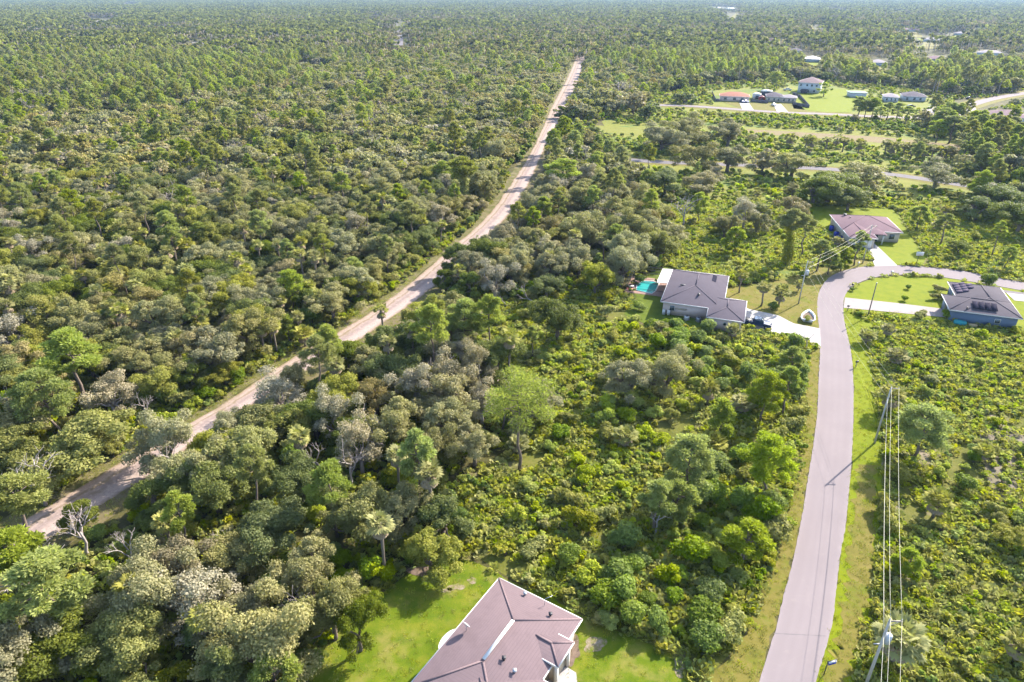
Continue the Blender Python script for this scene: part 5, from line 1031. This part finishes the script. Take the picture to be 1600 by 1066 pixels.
for kind, L in ITEMS.items():
    A = np.array([[t[0], t[1], t[3], t[4]] for t in L]); V = np.array([t[2] for t in L]); sp = [s[1] for s in SHAPES[kind]]
    Hs = np.array([sp[v]['H'] for v in V]) * A[:, 3]; Rs = np.array([sp[v]['R'] for v in V]) * A[:, 2]
    px, py, zc = PX(A[:, 0], A[:, 1], Hs * .6); inside = (px > -12) & (px < 1612) & (py > -5) & (py < 1085)
    lab = np.array([t[5] is not None for t in L]); score = Hs * Rs / zc ** 2 * np.where(inside, 1, 0) + np.where(lab & inside, 10, 0)
    order = np.argsort(-score); chosen = [i for i in order[:300] if score[i] > 0 and (kind != 'bare_tree' or zc[i] < 400)]
    nindiv[kind] = len(chosen); chs = set(int(i) for i in chosen)
    LB = {}
    for i in chosen:
        nm = SHAPES[kind][V[i]][0]; bx, by, _ = PX(A[i, 0], A[i, 1]); wh = where(float(bx), float(by), A[i, 0], A[i, 1])
        size = 'big ' if Hs[i] > 1.02 * sp[V[i]]['H'] else 'small ' if Hs[i] < .75 * sp[V[i]]['H'] else ''
        if 'small' in nm or 'tall' in nm or 'low' in nm or 'short' in nm: size = ''
        LB.setdefault(L[i][5] or f'{size}{nm} {wh}', []).append((float(bx), int(i), wh))
    final = {}
    for lb, G_ in LB.items():
        G_.sort()
        names_ = [lb] if len(G_) == 1 else [lb + t for t in (', left one', ', right one')] if len(G_) == 2 else [lb + t for t in (', leftmost', ', middle one', ', rightmost')] if len(G_) == 3 else [lb + ', leftmost'] + [lb] * (len(G_) - 2) + [lb + ', rightmost']
        names_ = [n_ if len(n_.split()) <= 16 else n_.replace('big ', '', 1).replace('small ', '', 1).replace(' one', '').replace('the ', '', 1) for n_ in names_]
        for q_, n2 in zip(G_, names_): final[q_[1]] = (n2, q_[2])
    for i in chosen:
        i = int(i); lb, wh = final[i]; o = bpy.data.objects.new(kind, None); o.empty_display_size = .3
        o.location = (A[i, 0], A[i, 1], .02); o.rotation_euler = (0, 0, 6.283 * ((i * .618) % 1)); o.scale = (A[i, 2], A[i, 2], A[i, 3])
        if kind == 'bare_tree' and L[i][5] and 'fallen' in L[i][5]: o.rotation_euler = (0, 1.0, math.pi * .85)
        COL.objects.link(o); props(o, lb, CATS[kind], None if L[i][5] else f'{CATS[kind]}s {wh}')
        for pn, me in part_meshes(kind, int(V[i])): c = bpy.data.objects.new(pn, me); c.parent = o; COL.objects.link(c)
    rest = [i for i in range(len(L)) if i not in chs]
    nears = [i for i in rest if zc[i] < 230]; fars = [i for i in rest if zc[i] >= 230]
    names = {'oak_tree': 'oak_wood', 'pine_tree': 'pine_wood', 'palm_tree': 'palm_growth', 'shrub': 'undergrowth', 'bare_tree': 'dead_wood'}
    for lst, lib, tag in ((nears, [s[1] for s in SHAPES[kind]], 'nearer'), (fars, LOW[kind], 'farther')):
        if not lst: continue
        lst = np.array(lst); scatter(names[kind], [joined(s_, f'{names[kind]}_{tag}_{j}') for j, s_ in enumerate(lib)], np.c_[A[lst, :2], np.zeros(len(lst))], rng.uniform(0, 6.28, len(lst)), np.c_[A[lst, 2], A[lst, 2], A[lst, 3]], V[lst],
            label=f'{tag} mass of {CATS[kind]}s closing the gaps between the single ones', cat=CATS[kind] + 's')
print('INDIV', nindiv, {k: len(v) for k, v in ITEMS.items()})
# palmetto ground cover
def cover(s, y0, y1, fr, meshes, name, label, sc=1.0, zprob=(.5, .95, .9)):
    X, Y = cand(s, y0, y1, rng, 12); px, py, _ = PX(X, Y); zn = zone(px, py); ok = ~clear(X, Y, px, py, False)
    g = lf(X, Y, .09, 31.0); sandy = inpoly(px, py, [(1500, 620), (1800, 600), (1900, 900), (1560, 880), (1520, 780)])
    p_ = np.choose(zn, zprob) * np.clip(1.05 + g * 1.6, .15, 1) * np.where(sandy, .8, 1); ok &= rng.random(len(X)) < p_
    s_ = None; k = ok.sum(); s_ = rng.uniform(.75, 1.3, k) * sc * np.where(px[ok] > 1340, .85, 1.0)
    scatter(name, meshes, np.c_[X[ok], Y[ok], np.zeros(k)], rng.uniform(0, 6.28, k), np.c_[s_, s_, s_ * rng.uniform(.8, 1.2, k)], rng.integers(0, len(meshes), k), label=label, cat='ground cover'); return k
cm = [joined(c, f'palmetto_{i}') for i, c in enumerate(CLUMPS)]
sm = [joined(bush(101 + i, .8, 1.1, 260, .30, l, 4), f'low_growth_{i}') for i, l in enumerate(('bush_bright', 'bush_olive', 'bush_deep', 'bush_olive'))]
k1 = cover(.88, 38, 215, 0, cm, 'palmetto_cover', 'yellow green palmetto fans carpeting the open scrub near the camera')
k2 = cover(1.5, 38, 230, 0, sm, 'low_growth', 'knee high leafy growth between the palmetto fans', 1.0, (.95, .6, .45))
lowm = [joined(bush(111 + i, 1.5, 1.6, 110, .8, l, 5), f'far_cover_{i}') for i, l in enumerate(('bush_bright', 'palmetto', 'bush_olive', 'bush_deep', 'palmetto', 'bush_bright'))]
k3 = cover(2.9, 215, 560, 0, lowm, 'far_scrub_cover', 'low scrub covering the far open fields', 1.0, (.25, .62, .62))
print('COVER', k1, k2, k3)
# verge tufts: rough grass at the edges of lawns and verges
gm = []
for i in range(3):
    r_ = np.random.default_rng(200 + i); p = PM()
    for j in range(16):
        a = r_.uniform(0, 6.28); o_ = np.array([r_.normal(0, .16), r_.normal(0, .16), 0]); d_ = np.array([math.cos(a) * .5, math.sin(a) * .5, 1.]); s_ = np.array([-math.sin(a), math.cos(a), 0]) * .03; h = r_.uniform(.15, .38)
        p.add([o_ + s_, o_ - s_, o_ + d_ * h], T=[(0, 1, 2)], tint=float(r_.random()))
    gm.append(p.mesh(f'grass_tuft_{i}', [LM['bush_olive'] if i else LM['bush_bright']]))
X, Y = cand(.42, 42, 150, rng, 4); px, py, _ = PX(X, Y); e = np.zeros(len(X), bool)
for P_ in (poly_of(GP(RRv), GP(VR)), poly_of(GP(VL), GP(RLv))): e |= inpoly(X, Y, P_)
e |= inpoly(X, Y, poly_of(offs(TLg, 3.4), TLg)) | inpoly(X, Y, poly_of(TRg, offs(TRg, -3.0)))
for P_ in (LAWN1, LAWN2F): e |= inpoly(px, py, P_) & (rng.random(len(X)) < .5)
e &= (rng.random(len(X)) < .35) & ~inpoly(X, Y, poly_of(GP(RL), GP(RR))); k = e.sum(); s_ = rng.uniform(.5, 1.1, k)
scatter('verge_grass', gm, np.c_[X[e], Y[e], np.full(k, .02)], rng.uniform(0, 6.28, k), np.c_[s_, s_, s_ * .7], rng.integers(0, 3, k), label='rough grass tufts on the verges of street and track', cat='grass')

# ------------------------------------------------------------------ far woodland: patches of many small trees
def farmat():
    m, n, o = newmat('far foliage'); a = N(n, 'ShaderNodeAttribute', attribute_name='tint'); h = N(n, 'ShaderNodeAttribute', attribute_name='hue'); oi = N(n, 'ShaderNodeObjectInfo')
    hue = mathn(n, 'FRACT', mathn(n, 'ADD', h.outputs['Fac'], mathn(n, 'MULTIPLY', oi.outputs['Random'], .25)))
    c = ramp(n, hue, [(0, (.085, .10, .028)), (.2, (.15, .15, .045)), (.4, (.20, .18, .075)), (.55, (.23, .185, .10)), (.7, (.16, .175, .035)), (.85, (.21, .22, .045)), (1, (.10, .12, .03))])
    v = mathn(n, 'MULTIPLY_ADD', a.outputs['Fac'], 1.45, .2); hs = N(n, 'ShaderNodeHueSaturation'); n.links.new(c, hs.inputs['Color']); n.links.new(v, hs.inputs['Value'])
    d = N(n, 'ShaderNodeBsdfDiffuse'); t = N(n, 'ShaderNodeBsdfTranslucent'); n.links.new(hs.outputs[0], d.inputs[0]); n.links.new(hs.outputs[0], t.inputs[0])
    s = N(n, 'ShaderNodeMixShader'); s.inputs[0].default_value = .4; n.links.new(d.outputs[0], s.inputs[1]); n.links.new(t.outputs[0], s.inputs[2]); n.links.new(s.outputs[0], o.inputs[0]); return m
FM = farmat(); S = 44.0
def patch(seed, pinef, dens=1.0, spacing=6.2):
    r_ = np.random.default_rng(seed); p = PM(); k = int(S / spacing)
    for i in range(k):
        for j in range(k):
            if r_.random() > dens: continue
            x = (i + .5 + r_.uniform(-.45, .45)) * spacing - S / 2; y = (j + .5 + r_.uniform(-.45, .45)) * spacing - S / 2
            pi_ = r_.random() < pinef; H = r_.uniform(9, 16) if pi_ else r_.uniform(5, 11); R_ = r_.uniform(2, 3) if pi_ else r_.uniform(3, 4.8)
            hue = r_.uniform(.62, .86) if pi_ else r_.uniform(0, .62); z = H - R_ * .8
            puffs = [(x + r_.normal(0, R_ * .4), y + r_.normal(0, R_ * .4), z + r_.normal(0, R_ * .2), R_ * r_.uniform(.45, .65)) for _ in range(5)]
            leaves(p, r_, puffs, 70, 1.5, asp=.8, hue=hue, solid=.5, up=.8, shift=r_.normal(0, .22))
            if pi_: p.tube([(x, y, 0), (x, y, z)], .22, 3, hue=.5) if False else p.tube([(x, y, 0), (x, y, z)], .22, 3, m=1)
    return p.mesh(f'woodland_patch_{seed}', [FM, palebark])
PT = [patch(301, .12), patch(302, .2), patch(303, .1), patch(304, .65), patch(305, .75, .9), patch(306, .5), patch(307, .3, .55, 7.5)]
pos, pk = [], []
y = FAR - 6 + S / 2
step = S * .86
while y < 11900:
    hw = 800 / FPX * (y * CT + CAMH * ST) * 1.04 + 60; x = -hw + rng.uniform(0, step)
    n_ = int(2 * hw / step)
    xs = -hw + (np.arange(n_ + 1) + rng.uniform(0, 1)) * step; ppx, ppy, _ = PX(xs, np.full(len(xs), y))
    for xx, qx, qy in zip(xs, ppx, ppy):
        hh = 11 * FPX / (y * CT + CAMH * ST); q3 = np.array([qx - hh, qx, qx + hh])
        if any(inpoly(q3, np.full(3, qy), H_).any() for H_ in HOUSE_CLEAR) : continue
        pz_ = inpoly(np.array([qx]), np.array([qy]), PINE_Z[0])[0] or (qx < 560 and qy < 60) or (qx > 1000 and qy > 70)
        b = MN.noise(Vector((xx * .003, y * .003, 1.7)))
        if MN.noise(Vector((xx * .004 + 40, y * .0022, 7.7))) > .42 and rng.random() < .8: continue
        pos.append((xx + rng.normal(0, 2), y + rng.normal(0, 2), 0)); pk.append(int(rng.choice([3, 4, 5])) if (pz_ and b > -.35) or b > .35 else int(rng.choice([0, 1, 2, 5, 6], p=[.3, .25, .3, .08, .07])))
    y += step * (1 if y < 3500 else 1.25)
n_ = len(pos); print('PATCHES', n_)
scatter('far_woodland', PT, pos, rng.integers(0, 4, n_) * math.pi / 2, np.c_[np.ones(n_), np.ones(n_), rng.uniform(.85, 1.2, n_)], pk, label='hazy far woodland running to the horizon', cat='woodland')

# ------------------------------------------------------------------ air
HB = BIG + 500
p = PM(); p.box((0, 0, 32.0), (2 * HB, 2 * HB, 66.0)); hz = p.build('haze', bpy.data.materials.new('haze air')); props(hz, kind='stuff', label='thin pale blue haze over the whole landscape', cat='haze')
m = hz.data.materials[0]; m.use_nodes = True; n = m.node_tree; n.nodes.clear(); o = n.nodes.new('ShaderNodeOutputMaterial'); v = n.nodes.new('ShaderNodeVolumePrincipled')
v.inputs['Density'].default_value = .00005; v.inputs['Color'].default_value = (.42, .64, 1.0, 1); v.inputs['Anisotropy'].default_value = 0.2
n.links.new(v.outputs[0], o.inputs['Volume'])
